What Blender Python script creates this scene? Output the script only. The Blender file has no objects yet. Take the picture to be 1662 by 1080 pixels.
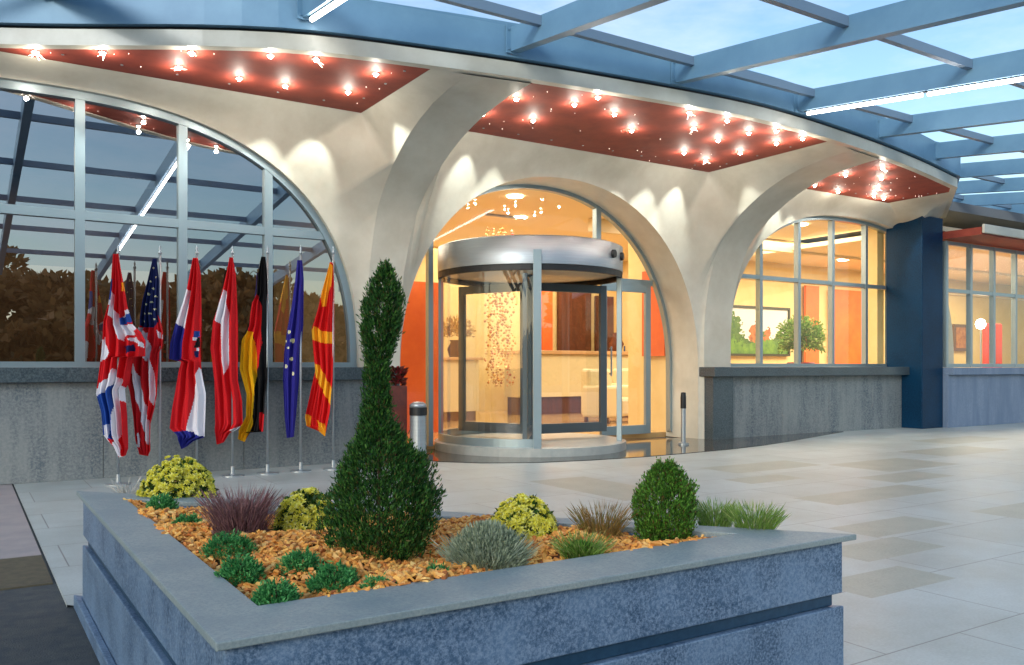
import bpy, bmesh, math, random
import numpy as np
from mathutils import Vector, Matrix
R = math.radians
C = bpy.context.scene.collection
scene = bpy.context.scene
rnd = random.Random(7)

# ------------------------------------------------------------------ camera, sky, sun, exposure
F_PX, CX, HZ, YAW = 1390.0, 831.0, 595.0, R(32.7)
cam_d = bpy.data.cameras.new('camera'); cam = bpy.data.objects.new('camera', cam_d); C.objects.link(cam)
cam.location = (0, 0, 1.0); cam.rotation_euler = (R(90), 0, -YAW)
cam_d.sensor_width = 36; cam_d.lens = 36 * F_PX / 1662; cam_d.shift_y = 55 / 1662
cam_d.clip_start = 0.05; cam_d.clip_end = 2000
scene.camera = cam
SUN_EL, SUN_AZ = R(22), R(235)          # azimuth clockwise from +Y
world = bpy.data.worlds.new('World'); scene.world = world; world.use_nodes = True
wn, wl = world.node_tree.nodes, world.node_tree.links; wn.clear()
wo = wn.new('ShaderNodeOutputWorld'); bg = wn.new('ShaderNodeBackground'); sky = wn.new('ShaderNodeTexSky')
sky.sky_type = 'NISHITA'; sky.sun_disc = False; sky.sun_elevation = SUN_EL; sky.sun_rotation = SUN_AZ
sky.air_density = 1.3; sky.dust_density = 0.8; sky.ozone_density = 2.0
bg.inputs['Strength'].default_value = 0.12
tc = wn.new('ShaderNodeTexCoord'); mp = wn.new('ShaderNodeMapping'); mp.inputs['Scale'].default_value = (1.6, 1.6, 5.0)
nz = wn.new('ShaderNodeTexNoise'); nz.inputs['Scale'].default_value = 2.2; nz.inputs['Detail'].default_value = 9; nz.inputs['Roughness'].default_value = .62
rp = wn.new('ShaderNodeValToRGB'); rp.color_ramp.elements[0].position = .46; rp.color_ramp.elements[1].position = .74
rp.color_ramp.elements[1].color = (.5, .5, .5, 1)
mx = wn.new('ShaderNodeMixRGB'); mx.inputs[2].default_value = (6.0, 5.9, 6.3, 1)
wl.new(tc.outputs['Generated'], mp.inputs['Vector']); wl.new(mp.outputs[0], nz.inputs['Vector']); wl.new(nz.outputs['Fac'], rp.inputs[0])
wl.new(rp.outputs[0], mx.inputs[0]); wl.new(sky.outputs[0], mx.inputs[1]); wl.new(mx.outputs[0], bg.inputs[0]); wl.new(bg.outputs[0], wo.inputs[0])
sun_d = bpy.data.lights.new('sun', 'SUN'); sun_d.energy = 0.9; sun_d.angle = R(14); sun_d.color = (1, .94, .87)
sun = bpy.data.objects.new('sun', sun_d); C.objects.link(sun)
sdir = Vector((math.sin(SUN_AZ) * math.cos(SUN_EL), math.cos(SUN_AZ) * math.cos(SUN_EL), math.sin(SUN_EL)))
sun.rotation_euler = sdir.to_track_quat('Z', 'Y').to_euler(); sun.location = (-10, -10, 20)
scene.view_settings.view_transform = 'Standard'; scene.view_settings.look = 'None'
scene.view_settings.exposure = 1.05; scene.view_settings.gamma = 1
cy = scene.cycles
cy.max_bounces = 8; cy.diffuse_bounces = 3; cy.glossy_bounces = 4; cy.transmission_bounces = 6; cy.transparent_max_bounces = 24
cy.use_denoising = True; cy.sample_clamp_indirect = 4

# ------------------------------------------------------------------ materials
def srgb(r, g, b):
    f = lambda c: ((c / 255 + .055) / 1.055) ** 2.4 if c / 255 > .04045 else c / 255 / 12.92
    return (f(r), f(g), f(b), 1)
MATS = {}
def mat(name, col, rough=.6, metal=0, col2=None, scale=8, bump=0, bscale=None, emit=None, estr=0, coat=0, detail=6, island=None, spec=.5, stretch=(1, 1, 1), ramp=(.35, .65)):
    if name in MATS: return MATS[name]
    m = bpy.data.materials.new(name); m.use_nodes = True; MATS[name] = m
    n, l = m.node_tree.nodes, m.node_tree.links; p = n['Principled BSDF']
    p.inputs['Base Color'].default_value = col; p.inputs['Roughness'].default_value = rough; p.inputs['Metallic'].default_value = metal
    p.inputs['Coat Weight'].default_value = coat; p.inputs['Coat Roughness'].default_value = .12; p.inputs['Specular IOR Level'].default_value = spec
    if emit: p.inputs['Emission Color'].default_value = emit; p.inputs['Emission Strength'].default_value = estr
    if island:
        g = n.new('ShaderNodeNewGeometry'); r = n.new('ShaderNodeValToRGB'); e = r.color_ramp.elements
        while len(e) < len(island): e.new(.5)
        for i, c in enumerate(island): e[i].position = i / (len(island) - 1); e[i].color = c
        l.new(g.outputs['Random Per Island'], r.inputs[0]); l.new(r.outputs[0], p.inputs['Base Color'])
    t = n.new('ShaderNodeTexCoord'); mpg = n.new('ShaderNodeMapping'); mpg.inputs['Scale'].default_value = stretch
    l.new(t.outputs['Object'], mpg.inputs['Vector'])
    if col2:
        z = n.new('ShaderNodeTexNoise'); z.inputs['Scale'].default_value = scale; z.inputs['Detail'].default_value = detail; z.inputs['Roughness'].default_value = .65
        r = n.new('ShaderNodeValToRGB'); r.color_ramp.elements[0].position = ramp[0]; r.color_ramp.elements[1].position = ramp[1]
        r.color_ramp.elements[0].color = col; r.color_ramp.elements[1].color = col2
        l.new(mpg.outputs[0], z.inputs['Vector']); l.new(z.outputs['Fac'], r.inputs[0]); l.new(r.outputs[0], p.inputs['Base Color'])
    if bump:
        z2 = n.new('ShaderNodeTexNoise'); z2.inputs['Scale'].default_value = bscale or scale * 4; z2.inputs['Detail'].default_value = 4
        b = n.new('ShaderNodeBump'); b.inputs['Strength'].default_value = bump; b.inputs['Distance'].default_value = .01
        l.new(mpg.outputs[0], z2.inputs['Vector']); l.new(z2.outputs['Fac'], b.inputs['Height']); l.new(b.outputs[0], p.inputs['Normal'])
    return m
def glass(name, tint, base, edge=.5, rough=0.0):
    m = bpy.data.materials.new(name); m.use_nodes = True; n, l = m.node_tree.nodes, m.node_tree.links; n.clear()
    o = n.new('ShaderNodeOutputMaterial'); t = n.new('ShaderNodeBsdfTransparent'); t.inputs[0].default_value = tint
    g = n.new('ShaderNodeBsdfGlossy'); g.inputs['Roughness'].default_value = rough; g.inputs[0].default_value = (.95, .97, 1, 1)
    lw = n.new('ShaderNodeLayerWeight'); lw.inputs[0].default_value = .25
    mr = n.new('ShaderNodeMapRange'); mr.inputs['To Min'].default_value = base; mr.inputs['To Max'].default_value = edge
    mxs = n.new('ShaderNodeMixShader'); l.new(lw.outputs['Facing'], mr.inputs['Value']); l.new(mr.outputs[0], mxs.inputs[0])
    l.new(t.outputs[0], mxs.inputs[1]); l.new(g.outputs[0], mxs.inputs[2]); l.new(mxs.outputs[0], o.inputs[0]); return m
def stone(name, c1, c2, c3, rough=.5, s1=2.5, s2=120, bump=.15, streak=None):
    """granite: broad clouding x fine speckle"""
    m = bpy.data.materials.new(name); m.use_nodes = True; n, l = m.node_tree.nodes, m.node_tree.links; p = n['Principled BSDF']
    t = n.new('ShaderNodeTexCoord'); a = n.new('ShaderNodeTexNoise'); a.inputs['Scale'].default_value = s1; a.inputs['Detail'].default_value = 5
    b = n.new('ShaderNodeTexNoise'); b.inputs['Scale'].default_value = s2; b.inputs['Detail'].default_value = 7
    ra = n.new('ShaderNodeValToRGB'); ra.color_ramp.elements[0].position = .38; ra.color_ramp.elements[1].position = .62
    ra.color_ramp.elements[0].color = c1; ra.color_ramp.elements[1].color = c2
    rb = n.new('ShaderNodeValToRGB'); rb.color_ramp.elements[0].position = .42; rb.color_ramp.elements[1].position = .66; b.inputs['Roughness'].default_value = .75; a.inputs['Roughness'].default_value = .68
    mxx = n.new('ShaderNodeMixRGB'); mxx.inputs[2].default_value = c3
    ms_ = n.new('ShaderNodeMapping'); ms_.inputs['Scale'].default_value = streak or (1, 1, 1); l.new(t.outputs['Object'], ms_.inputs[0]); l.new(ms_.outputs[0], a.inputs[0]); l.new(t.outputs['Object'], b.inputs[0]); l.new(a.outputs['Fac'], ra.inputs[0]); l.new(b.outputs['Fac'], rb.inputs[0])
    l.new(rb.outputs[0], mxx.inputs[0]); l.new(ra.outputs[0], mxx.inputs[1]); l.new(mxx.outputs[0], p.inputs['Base Color'])
    bp = n.new('ShaderNodeBump'); bp.inputs['Strength'].default_value = bump; bp.inputs['Distance'].default_value = .004
    l.new(b.outputs['Fac'], bp.inputs['Height']); l.new(bp.outputs[0], p.inputs['Normal']); p.inputs['Roughness'].default_value = rough
    return m
M_SHELL = mat('shell_plaster', srgb(190, 184, 168), .5, col2=srgb(208, 204, 190), scale=1.8, bump=.15, bscale=7, coat=.16)
M_RED = mat('red_soffit', srgb(150, 62, 44), .66, col2=srgb(130, 50, 38), scale=5, bump=.05)
M_BLUE = mat('blue_steel', srgb(112, 150, 176), .45, metal=.1, col2=srgb(98, 136, 164), scale=1.5)
M_BLUE_D = mat('steel_purlin', srgb(120, 140, 160), .4, metal=.3)
M_ALU = mat('aluminium_frame', srgb(150, 166, 172), .35, metal=.55)
M_STEEL = mat('brushed_steel', srgb(170, 178, 182), .4, metal=.7, col2=srgb(160, 166, 172), scale=3, stretch=(1, 1, 30))
M_GREYM = mat('dark_grey_metal', srgb(88, 96, 100), .4, metal=.4)
M_BLACK = mat('black_rubber', srgb(22, 24, 26), .5)
M_GRAN_D = stone('dark_granite', srgb(38, 50, 58), srgb(58, 72, 80), srgb(96, 108, 112), .3, 2.2, 60)
M_GRAN_BLUE = stone('blue_granite_column', srgb(4, 34, 60), srgb(6, 46, 76), srgb(14, 60, 90), .42, 1.8, 50)
M_GRAN_BLUE.node_tree.nodes['Principled BSDF'].inputs['Specular IOR Level'].default_value = .15
M_WALLG = stone('grey_wall_slabs', srgb(80, 92, 102), srgb(124, 131, 132), srgb(142, 146, 144), .55, 1.6, 45, streak=(3.5, 3.5, .5))
M_PLANT = stone('planter_granite', srgb(40, 70, 100), srgb(88, 116, 146), srgb(128, 150, 176), .4, 5, 120, .3)
M_COPE = stone('planter_coping', srgb(126, 142, 146), srgb(150, 160, 158), srgb(112, 128, 134), .5, 4, 140)
M_GROOVE = mat('planter_groove', srgb(24, 54, 80), .4, col2=srgb(34, 66, 92), scale=40)
M_GLASS_L = glass('tinted_reflective_glass', (.42, .42, .42, 1), .34, .75)
M_GLASS = glass('clear_glass', (.95, .96, .95, 1), .03, .2)
M_GLASS_R = glass('canopy_glass', (.74, .82, .88, 1), .0, .0)
M_GLASS_D = glass('drum_glass', (.93, .95, .95, 1), .05, .5)
M_LAMP = mat('lamp_glow', (1, 1, 1, 1), emit=(1, .9, .74, 1), estr=55)
M_TUBE = mat('tube_glow', (1, 1, 1, 1), emit=(1, .95, .9, 1), estr=9)
M_DOWN = mat('downlight_glow', (1, 1, 1, 1), emit=(1, .85, .6, 1), estr=14)
M_CHIP = mat('wood_chips', (1, 1, 1, 1), .75, island=[srgb(150, 84, 40), srgb(234, 160, 70), srgb(246, 188, 96), srgb(212, 124, 54), srgb(250, 208, 128)])
M_SOIL = mat('bark_soil', srgb(84, 52, 32), .9, col2=srgb(140, 88, 48), scale=30, bump=.6)

# ------------------------------------------------------------------ helpers
class MB:
    def __init__(s): s.v, s.f, s.mi = [], [], []
    def add(s, vs, fs, mi=0):
        o = len(s.v); s.v += [tuple(p) for p in vs]; s.f += [tuple(i + o for i in f) for f in fs]; s.mi += [mi] * len(fs)
    def box(s, x0, y0, z0, x1, y1, z1, mi=0, M=None):
        vs = [(x0, y0, z0), (x1, y0, z0), (x1, y1, z0), (x0, y1, z0), (x0, y0, z1), (x1, y0, z1), (x1, y1, z1), (x0, y1, z1)]
        if M is not None: vs = [M @ Vector(p) for p in vs]
        s.add(vs, [(0, 3, 2, 1), (4, 5, 6, 7), (0, 1, 5, 4), (1, 2, 6, 5), (2, 3, 7, 6), (3, 0, 4, 7)], mi)
    def bar(s, a, b, w, h, up=(0, 0, 1), mi=0):
        a, b = Vector(a), Vector(b); d = (b - a).normalized(); sd = d.cross(Vector(up)).normalized(); u = sd.cross(d)
        vs = []
        for p in (a, b):
            for i, j in ((-1, -1), (1, -1), (1, 1), (-1, 1)): vs.append(p + sd * i * w / 2 + u * j * h / 2)
        s.add(vs, [(0, 1, 2, 3), (7, 6, 5, 4), (0, 4, 5, 1), (1, 5, 6, 2), (2, 6, 7, 3), (3, 7, 4, 0)], mi)
    def tube(s, pts, r, n=8, mi=0):
        pts = [Vector(p) for p in pts]; rs = r if isinstance(r, (list, tuple)) else [r] * len(pts); vs = []
        for i, p in enumerate(pts):
            d = (pts[min(i + 1, len(pts) - 1)] - pts[max(i - 1, 0)]).normalized()
            a = d.cross(Vector((0, 0, 1))); a = Vector((1, 0, 0)) if a.length < 1e-3 else a.normalized(); b = d.cross(a)
            for k in range(n): vs.append(p + (a * math.cos(2 * math.pi * k / n) + b * math.sin(2 * math.pi * k / n)) * rs[i])
        fs = [(i * n + k, i * n + (k + 1) % n, (i + 1) * n + (k + 1) % n, (i + 1) * n + k) for i in range(len(pts) - 1) for k in range(n)]
        fs += [tuple(range(n))[::-1], tuple((len(pts) - 1) * n + k for k in range(n))]; s.add(vs, fs, mi)
    def lathe(s, prof, c=(0, 0, 0), n=24, a0=0, a1=2 * math.pi, mi=0):
        full = abs(a1 - a0 - 2 * math.pi) < 1e-6; m = n if full else n + 1; vs = []
        for r, z in prof:
            for k in range(m):
                a = a0 + (a1 - a0) * k / n; vs.append((c[0] + r * math.cos(a), c[1] + r * math.sin(a), c[2] + z))
        fs = []
        for i in range(len(prof) - 1):
            for k in range(n):
                k2 = (k + 1) % m; fs.append((i * m + k, i * m + k2, (i + 1) * m + k2, (i + 1) * m + k))
        s.add(vs, fs, mi)
    def prism(s, poly, z0, z1, mi=0):
        n = len(poly); vs = [(x, y, z0) for x, y in poly] + [(x, y, z1) for x, y in poly]
        fs = [tuple(range(n))[::-1], tuple(range(n, 2 * n))] + [(i, (i + 1) % n, (i + 1) % n + n, i + n) for i in range(n)]; s.add(vs, fs, mi)
    def grid(s, rows, mi=0, closed=False):
        nr, nc = len(rows), len(rows[0]); vs = [p for r in rows for p in r]
        s.add(vs, [(i * nc + j, i * nc + j + 1, (i + 1) * nc + j + 1, (i + 1) * nc + j) for i in range(nr - 1) for j in range(nc - 1)], mi)
    def build(s, name, m, parent=None, smooth=False, origin=None, bevel=0, loc=None):
        me = bpy.data.meshes.new(name)
        vs = s.v
        if origin is not None: vs = [(x - origin[0], y - origin[1], z - origin[2]) for x, y, z in vs]
        me.from_pydata(vs, [], s.f)
        for mm in (m if isinstance(m, (list, tuple)) else [m]): me.materials.append(mm)
        if any(s.mi): me.polygons.foreach_set('material_index', s.mi)
        if smooth: me.polygons.foreach_set('use_smooth', [True] * len(s.f))
        me.validate(); me.update()
        o = bpy.data.objects.new(name, me); C.objects.link(o)
        if origin is not None: o.location = origin
        if loc is not None: o.location = loc
        if parent:
            o.parent = parent
        if bevel:
            b = o.modifiers.new('bevel', 'BEVEL'); b.width = bevel; b.segments = 2; b.limit_method = 'ANGLE'
        return o
def tag(o, label=None, cat=None, group=None, kind=None):
    if label: o['label'] = label
    if cat: o['category'] = cat
    if group: o['group'] = group
    if kind: o['kind'] = kind
    return o
def empty(name, loc, label, cat, group=None, rz=0):
    o = bpy.data.objects.new(name, None); C.objects.link(o); o.location = loc; o.rotation_euler = (0, 0, rz); o.empty_display_size = .1
    return tag(o, label, cat, group)
def copy_tree(o, parent=None):
    c = o.copy(); C.objects.link(c); c.parent = parent
    for ch in [x for x in list(C.objects) if x.parent == o]: copy_tree(ch, c)
    return c
def ray(u):                       # horizontal direction per metre of depth
    k = (u - CX) / F_PX; return (.5403 + .8415 * k, .8413 - .5405 * k)
def at_y(u, v, y):                # the point of the plane y = const seen at (u, v)
    a, b = ray(u); d = y / b; return Vector((a * d, y, 1 + (HZ - v) / F_PX * d))
def at_z(u, v, z):
    d = (z - 1) * F_PX / (HZ - v); a, b = ray(u); return Vector((a * d, b * d, z))

# ------------------------------------------------------------------ ground
def paving_mat():
    m = bpy.data.materials.new('paving_slabs'); m.use_nodes = True; n, l = m.node_tree.nodes, m.node_tree.links; p = n['Principled BSDF']
    t = n.new('ShaderNodeTexCoord'); br = n.new('ShaderNodeTexBrick')
    br.inputs['Scale'].default_value = 1; br.inputs['Brick Width'].default_value = .9; br.inputs['Row Height'].default_value = .6
    br.inputs['Mortar Size'].default_value = .004; br.inputs['Mortar Smooth'].default_value = .3; br.offset = .5
    br.inputs['Color1'].default_value = srgb(188, 197, 196); br.inputs['Color2'].default_value = srgb(178, 188, 187); br.inputs['Mortar'].default_value = srgb(140, 142, 142)
    nn = n.new('ShaderNodeTexNoise'); nn.inputs['Scale'].default_value = 1.3; nn.inputs['Detail'].default_value = 8; nn.inputs['Roughness'].default_value = .7
    n2 = n.new('ShaderNodeTexNoise'); n2.inputs['Scale'].default_value = 90; n2.inputs['Detail'].default_value = 3
    r1 = n.new('ShaderNodeValToRGB'); r1.color_ramp.elements[0].color = (.74, .74, .72, 1); r1.color_ramp.elements[1].color = (1, 1, 1, 1); r1.color_ramp.elements[0].position = .35; r1.color_ramp.elements[1].position = .62
    r2 = n.new('ShaderNodeValToRGB'); r2.color_ramp.elements[0].color = (.86, .86, .86, 1); r2.color_ramp.elements[1].color = (1, 1, 1, 1); r2.color_ramp.elements[0].position = .3; r2.color_ramp.elements[1].position = .7
    a = n.new('ShaderNodeMixRGB'); a.blend_type = 'MULTIPLY'; a.inputs[0].default_value = 1; b = n.new('ShaderNodeMixRGB'); b.blend_type = 'MULTIPLY'; b.inputs[0].default_value = 1
    l.new(t.outputs['Object'], br.inputs[0]); l.new(t.outputs['Object'], nn.inputs[0]); l.new(t.outputs['Object'], n2.inputs[0])
    l.new(nn.outputs['Fac'], r1.inputs[0]); l.new(n2.outputs['Fac'], r2.inputs[0]); l.new(br.outputs[0], a.inputs[1]); l.new(r1.outputs[0], a.inputs[2])
    l.new(a.outputs[0], b.inputs[1]); l.new(r2.outputs[0], b.inputs[2]); l.new(b.outputs[0], p.inputs['Base Color'])
    rr = n.new('ShaderNodeMapRange'); rr.inputs['To Min'].default_value = .28; rr.inputs['To Max'].default_value = .55; l.new(nn.outputs['Fac'], rr.inputs['Value']); l.new(rr.outputs[0], p.inputs['Roughness'])
    bp = n.new('ShaderNodeBump'); bp.inputs['Strength'].default_value = .3; bp.inputs['Distance'].default_value = .004; bp.invert = True
    l.new(br.outputs['Fac'], bp.inputs['Height']); l.new(bp.outputs[0], p.inputs['Normal'])
    return m
M_PAVE = paving_mat()
M_DPAVE = stone('darker_paving', srgb(140, 145, 136), srgb(156, 160, 150), srgb(164, 168, 158), .42, 3, 70, .05)
M_ASPH = mat('asphalt', srgb(54, 62, 70), .85, col2=srgb(76, 80, 80), scale=14, bump=.5, bscale=160)
M_PINK = mat('pink_grey_slabs', srgb(160, 152, 152), .6, col2=srgb(140, 138, 142), scale=4, bump=.1)
M_MAT = mat('olive_brown_paving', srgb(92, 86, 68), .75, col2=srgb(74, 70, 56), scale=18, bump=.4, bscale=120)
b = MB(); b.add([(-300, -300, -.012), (300, -300, -.012), (300, 300, -.012), (-300, 300, -.012)], [(0, 1, 2, 3)])
tag(b.build('ground', M_ASPH), kind='structure')
b = MB(); b.prism([(-14, 5.2), (.355, 5.2), (.355, 8.6), (-14, 8.6)], -.06, -.003); tag(b.build('side_pavement', M_PINK), kind='structure')
b = MB(); b.prism([(-14, 4.5), (.355, 4.5), (.355, 5.19), (-14, 5.19)], -.06, -.004); tag(b.build('path', M_MAT), kind='structure')
cell = [(4.15, 4.9, .6, 1.3), (4.5, 3.06, .8, .34), (3.9, 2.7, .7, .32), (3.3, 2.27, .65, .3), (5.3, 3.92, 1.4, .4), (7.4, 4.9, 1.2, .7), (6.75, 4.4, .9, .4), (9.2, 5.4, 1.4, .6), (8.9, 3.9, 1.3, .5), (6.1, 5.6, 1.25, .5), (10.7, 6.2, 1.5, .6), (10.3, 4.6, 1.5, .5), (12.5, 5.2, 1.6, .6)]
for k_ in range(26):
    x, y = rnd.uniform(4.5, 24), rnd.uniform(2.2, 7.2); w, h = rnd.choice([.7, 1.3, 1.9]), rnd.choice([.33, .6])
    if all(x > c[0] + c[2] + .2 or x + w < c[0] - .2 or y > c[1] + c[3] + .1 or y + h < c[1] - .1 for c in cell): cell.append((x, y, w, h))
bx_ = sorted({2.36, 60} | {c[0] for c in cell} | {c[0] + c[2] for c in cell}); by_ = sorted({1.6, 8.6} | {c[1] for c in cell} | {c[1] + c[3] for c in cell})
b = MB(); b.add([(.37, 4.03, 0), (2.36, 1.6, 0), (2.36, 8.6, 0), (.37, 8.6, 0)], [(0, 1, 2, 3)]); b.add([(2.36, -12, 0), (60, -12, 0), (60, 1.6, 0), (2.36, 1.6, 0)], [(0, 1, 2, 3)])
b.add([(.37, 8.6, -.012), (.37, 4.03, -.012), (.37, 4.03, 0), (.37, 8.6, 0)], [(0, 1, 2, 3)])
for i in range(len(bx_) - 1):
    for j in range(len(by_) - 1):
        mx_, my_ = (bx_[i] + bx_[i + 1]) / 2, (by_[j] + by_[j + 1]) / 2
        dk = any(c[0] < mx_ < c[0] + c[2] and c[1] < my_ < c[1] + c[3] for c in cell)
        b.add([(bx_[i], by_[j], 0), (bx_[i + 1], by_[j], 0), (bx_[i + 1], by_[j + 1], 0), (bx_[i], by_[j + 1], 0)], [(0, 1, 2, 3)], 1 if dk else 0)
tag(b.build('pavement', [M_PAVE, M_DPAVE]), kind='structure')
b = MB()
for y in (-.2, 1.45): b.box(2.37, y, -.01, 30, y + .02, .0045)
b.box(4.35, -8, -.01, 4.37, 1.45, .0045)
tag(b.build('pavement_joint', mat('joint_slot', srgb(120, 124, 128), .7)), kind='structure')
M_POL = stone('polished_granite', srgb(44, 44, 42), srgb(66, 64, 60), srgb(84, 80, 76), .08, 2, 80, 0.01)
Fp = [(4.08, 8.3), (4.2, 7.95), (4.5, 7.6), (5.0, 7.32), (5.6, 7.2), (6.3, 7.15), (7.0, 7.18), (7.8, 7.25), (8.6, 7.4), (9.3, 7.6), (10.2, 7.9), (11.3, 8.25)]
Bp = [(4.09, 9.2), (4.4, 9.2), (4.9, 9.2), (5.3, 9.2), (5.8, 9.2), (6.3, 9.2), (6.9, 9.2), (7.5, 9.2), (8.2, 8.9), (8.9, 8.4), (10.2, 8.38), (11.35, 8.36)]
b = MB(); rows = [[(x, y, -.01) for x, y in Fp]]
for t in [0, .08, .16, .25, .4, .7, 1]:
    rows.append([(f[0] + (g[0] - f[0]) * t, f[1] + (g[1] - f[1]) * t, .008) for f, g in zip(Fp, Bp)])
b.grid(rows)
tag(b.build('entrance_landing', M_POL), kind='structure')
# ------------------------------------------------------------------ building shell
hotel = empty('hotel_building', (0, 8.5, 0), 'hotel front of cream vaulted arches with red soffits and glowing lobby windows', 'building')
def part(b, name, m, parent=hotel, **k):
    """keeps world coordinates for children of the building"""
    o = b.build(name, m, None, **k); o.parent = parent
    P = parent; off = Vector((0, 0, 0))
    while P: off += P.location; P = P.parent
    o.location = Vector(o.location) - off
    return o
YW, ZS = 8.5, 3.58
arc_pts = [(-6.5, 9.9), (-4.5, 9.5), (-1.5, 8.75), (.25, 7.95), (2.1, 6.87), (3.5, 6.5), (5.0, 6.26), (6.9, 6.1), (8.7, 6.25), (10.4, 6.53), (12.04, 6.9), (14.3, 8.4)]
def yf(x):
    P = arc_pts
    for i in range(len(P) - 1):
        if x <= P[i + 1][0] or i == len(P) - 2:
            x0, y0 = P[i]; x1, y1 = P[i + 1]; t = (x - x0) / (x1 - x0)
            if x0 >= 12: return y0 + (y1 - y0) * t
            m0 = (y1 - P[i - 1][1]) / (x1 - P[i - 1][0]) if i > 0 else (y1 - y0) / (x1 - x0)
            m1 = (P[i + 2][1] - y0) / (P[i + 2][0] - x0) if x1 < 12 else (y1 - y0) / (x1 - x0)
            h = x1 - x0
            return (2 * t**3 - 3 * t**2 + 1) * y0 + (t**3 - 2 * t**2 + t) * h * m0 + (-2 * t**3 + 3 * t**2) * y1 + (t**3 - t**2) * h * m1
def arc(x0, x1, n=60, off=0.0):
    xs = [x0 + (x1 - x0) * i / n for i in range(n + 1)]
    if x0 < 12.04 < x1: xs = sorted(xs + [12.04])
    out = []
    for x in xs:
        e = .02; dx, dy = 2 * e, yf(x + e) - yf(x - e); L = math.hypot(dx, dy)
        out.append((x - dy / L * off, yf(x) + dx / L * off))      # off > 0 : towards the building
    return out
def strip(o1, z1, o2, z2, x0=-6.4, x1=14.3, n=80):
    b_ = MB(); A = [(x, y, z1) for x, y in arc(x0, x1, n, o1)]; B_ = [(x, y, z2) for x, y in arc(x0, x1, n, o2)]
    b_.grid([A, B_]); return b_
def ring(o_in, o_out, z0, z1, x0=-6.4, x1=14.3, n=80):
    b_ = MB(); A = arc(x0, x1, n, o_out); B_ = arc(x0, x1, n, o_in)
    rows = [[(x, y, z0) for x, y in A], [(x, y, z1) for x, y in A], [(x, y, z1) for x, y in B_], [(x, y, z0) for x, y in B_], [(x, y, z0) for x, y in A]]
    b_.grid(rows); return b_
part(ring(.09, 0, 3.57, 3.70), 'fascia', M_SHELL)
part(ring(.12, .02, 3.702, 3.725), 'shadow_gap', M_BLACK)
# roof slab behind the fascia
b = MB(); poly = arc(-6.4, 14.3, 60, .1); b.prism([(x, y) for x, y in poly] + [(40, 8.2), (40, 24), (-6.4, 24)], 3.735, 3.9)
part(b, 'roof', mat('roof_membrane', srgb(120, 122, 124), .8))

# arches: (centre, half width, z0, z apex, exponent)
def arch(cx, a, zb, zt, z0, n=2.35):
    """right half, from the springing to the apex"""
    out = []
    if zb > z0 + .05:
        for i in range(6): out.append((cx + a, z0 + (zb - z0) * i / 6))
    for i in range(41):
        t = math.pi / 2 * i / 40
        out.append((cx + a * math.cos(t) ** (2 / n), zb + (zt - zb) * math.sin(t) ** (2 / n)))
    return out
PROF = [(0, 0), (1.0, 0), (1.5, 0.0), (1.9, .008), (2.2, .03), (2.45, .055), (2.65, .087), (2.85, .15), (3.04, .24), (3.2, .345), (3.30, .425), (3.40, .535), (3.48, .66), (3.53, .8), (3.56, 1.0)]
def rib_edge(bx, tx, z0, off=.0, n=40):
    """points along a rib's curved edge from z0 up to the fascia"""
    y_top = yf(tx) + .08; pts = []
    # resample the profile evenly by arc length
    L = [0]
    for i in range(1, len(PROF)):
        dz = PROF[i][0] - PROF[i - 1][0]; dy = (PROF[i][1] - PROF[i - 1][1]) * (8.44 - y_top); L.append(L[-1] + math.hypot(dz, dy))
    def at(s):
        for i in range(1, len(L)):
            if s <= L[i] + 1e-9:
                t = (s - L[i - 1]) / max(1e-9, L[i] - L[i - 1]); return [PROF[i - 1][k] + (PROF[i][k] - PROF[i - 1][k]) * t for k in (0, 1)]
        return PROF[-1]
    s0 = z0
    for i in range(n + 1):
        z, g = at(s0 + (L[-1] - s0) * i / n); w = min(1, max(0, (z - 1.2) / 2.36)) ** 2.2
        pts.append(Vector((bx + (tx - bx) * w, 8.44 - (8.44 - y_top) * g, z)))
    return pts
# rib: base left/right, top left/right
RIBS = [(-2.62, -2.2, -2.75, -2.1), (3.60, 3.98, 3.74, 4.33), (8.54, 9.06, 8.86, 9.52), (13.3, 13.6, 12.9, 13.9)]
for bl, br_, tl, tr in RIBS:
    A = rib_edge(bl, tl, 0); B_ = rib_edge(br_, tr, 0)
    rows = [[a.lerp(c, t) for a, c in zip(A, B_)] for t in (0, .05, .25, .5, .75, .95, 1)]
    for i in (0, 6):
        pass
    b = MB(); b.grid(rows); o = part(b, 'rib', M_SHELL, smooth=True)
BAYS = [ # centre, half width, z0, zspring, apex, glass y, left rib, right rib, soffit x0, x1
    (.60, 2.93, .95, .98, 3.47, 8.60, 0, 1, -2.05, 3.42, 2.5),
    (6.25, 2.24, 0, .95, 3.31, 9.05, 1, 2, 4.35, 8.36, 2.15),
    (11.9, 2.82, .95, .98, 3.36, 8.66, 2, 3, 9.56, 12.3, 2.5)]
def resample(pts, n):
    L = [0]
    for i in range(1, len(pts)): L.append(L[-1] + (Vector(pts[i]) - Vector(pts[i - 1])).length)
    out = []; j = 1
    for i in range(n + 1):
        s = L[-1] * i / n
        while j < len(L) - 1 and L[j] < s: j += 1
        t = (s - L[j - 1]) / max(1e-9, L[j] - L[j - 1]); out.append(Vector(pts[j - 1]).lerp(Vector(pts[j]), min(1, max(0, t))))
    return out
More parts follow.
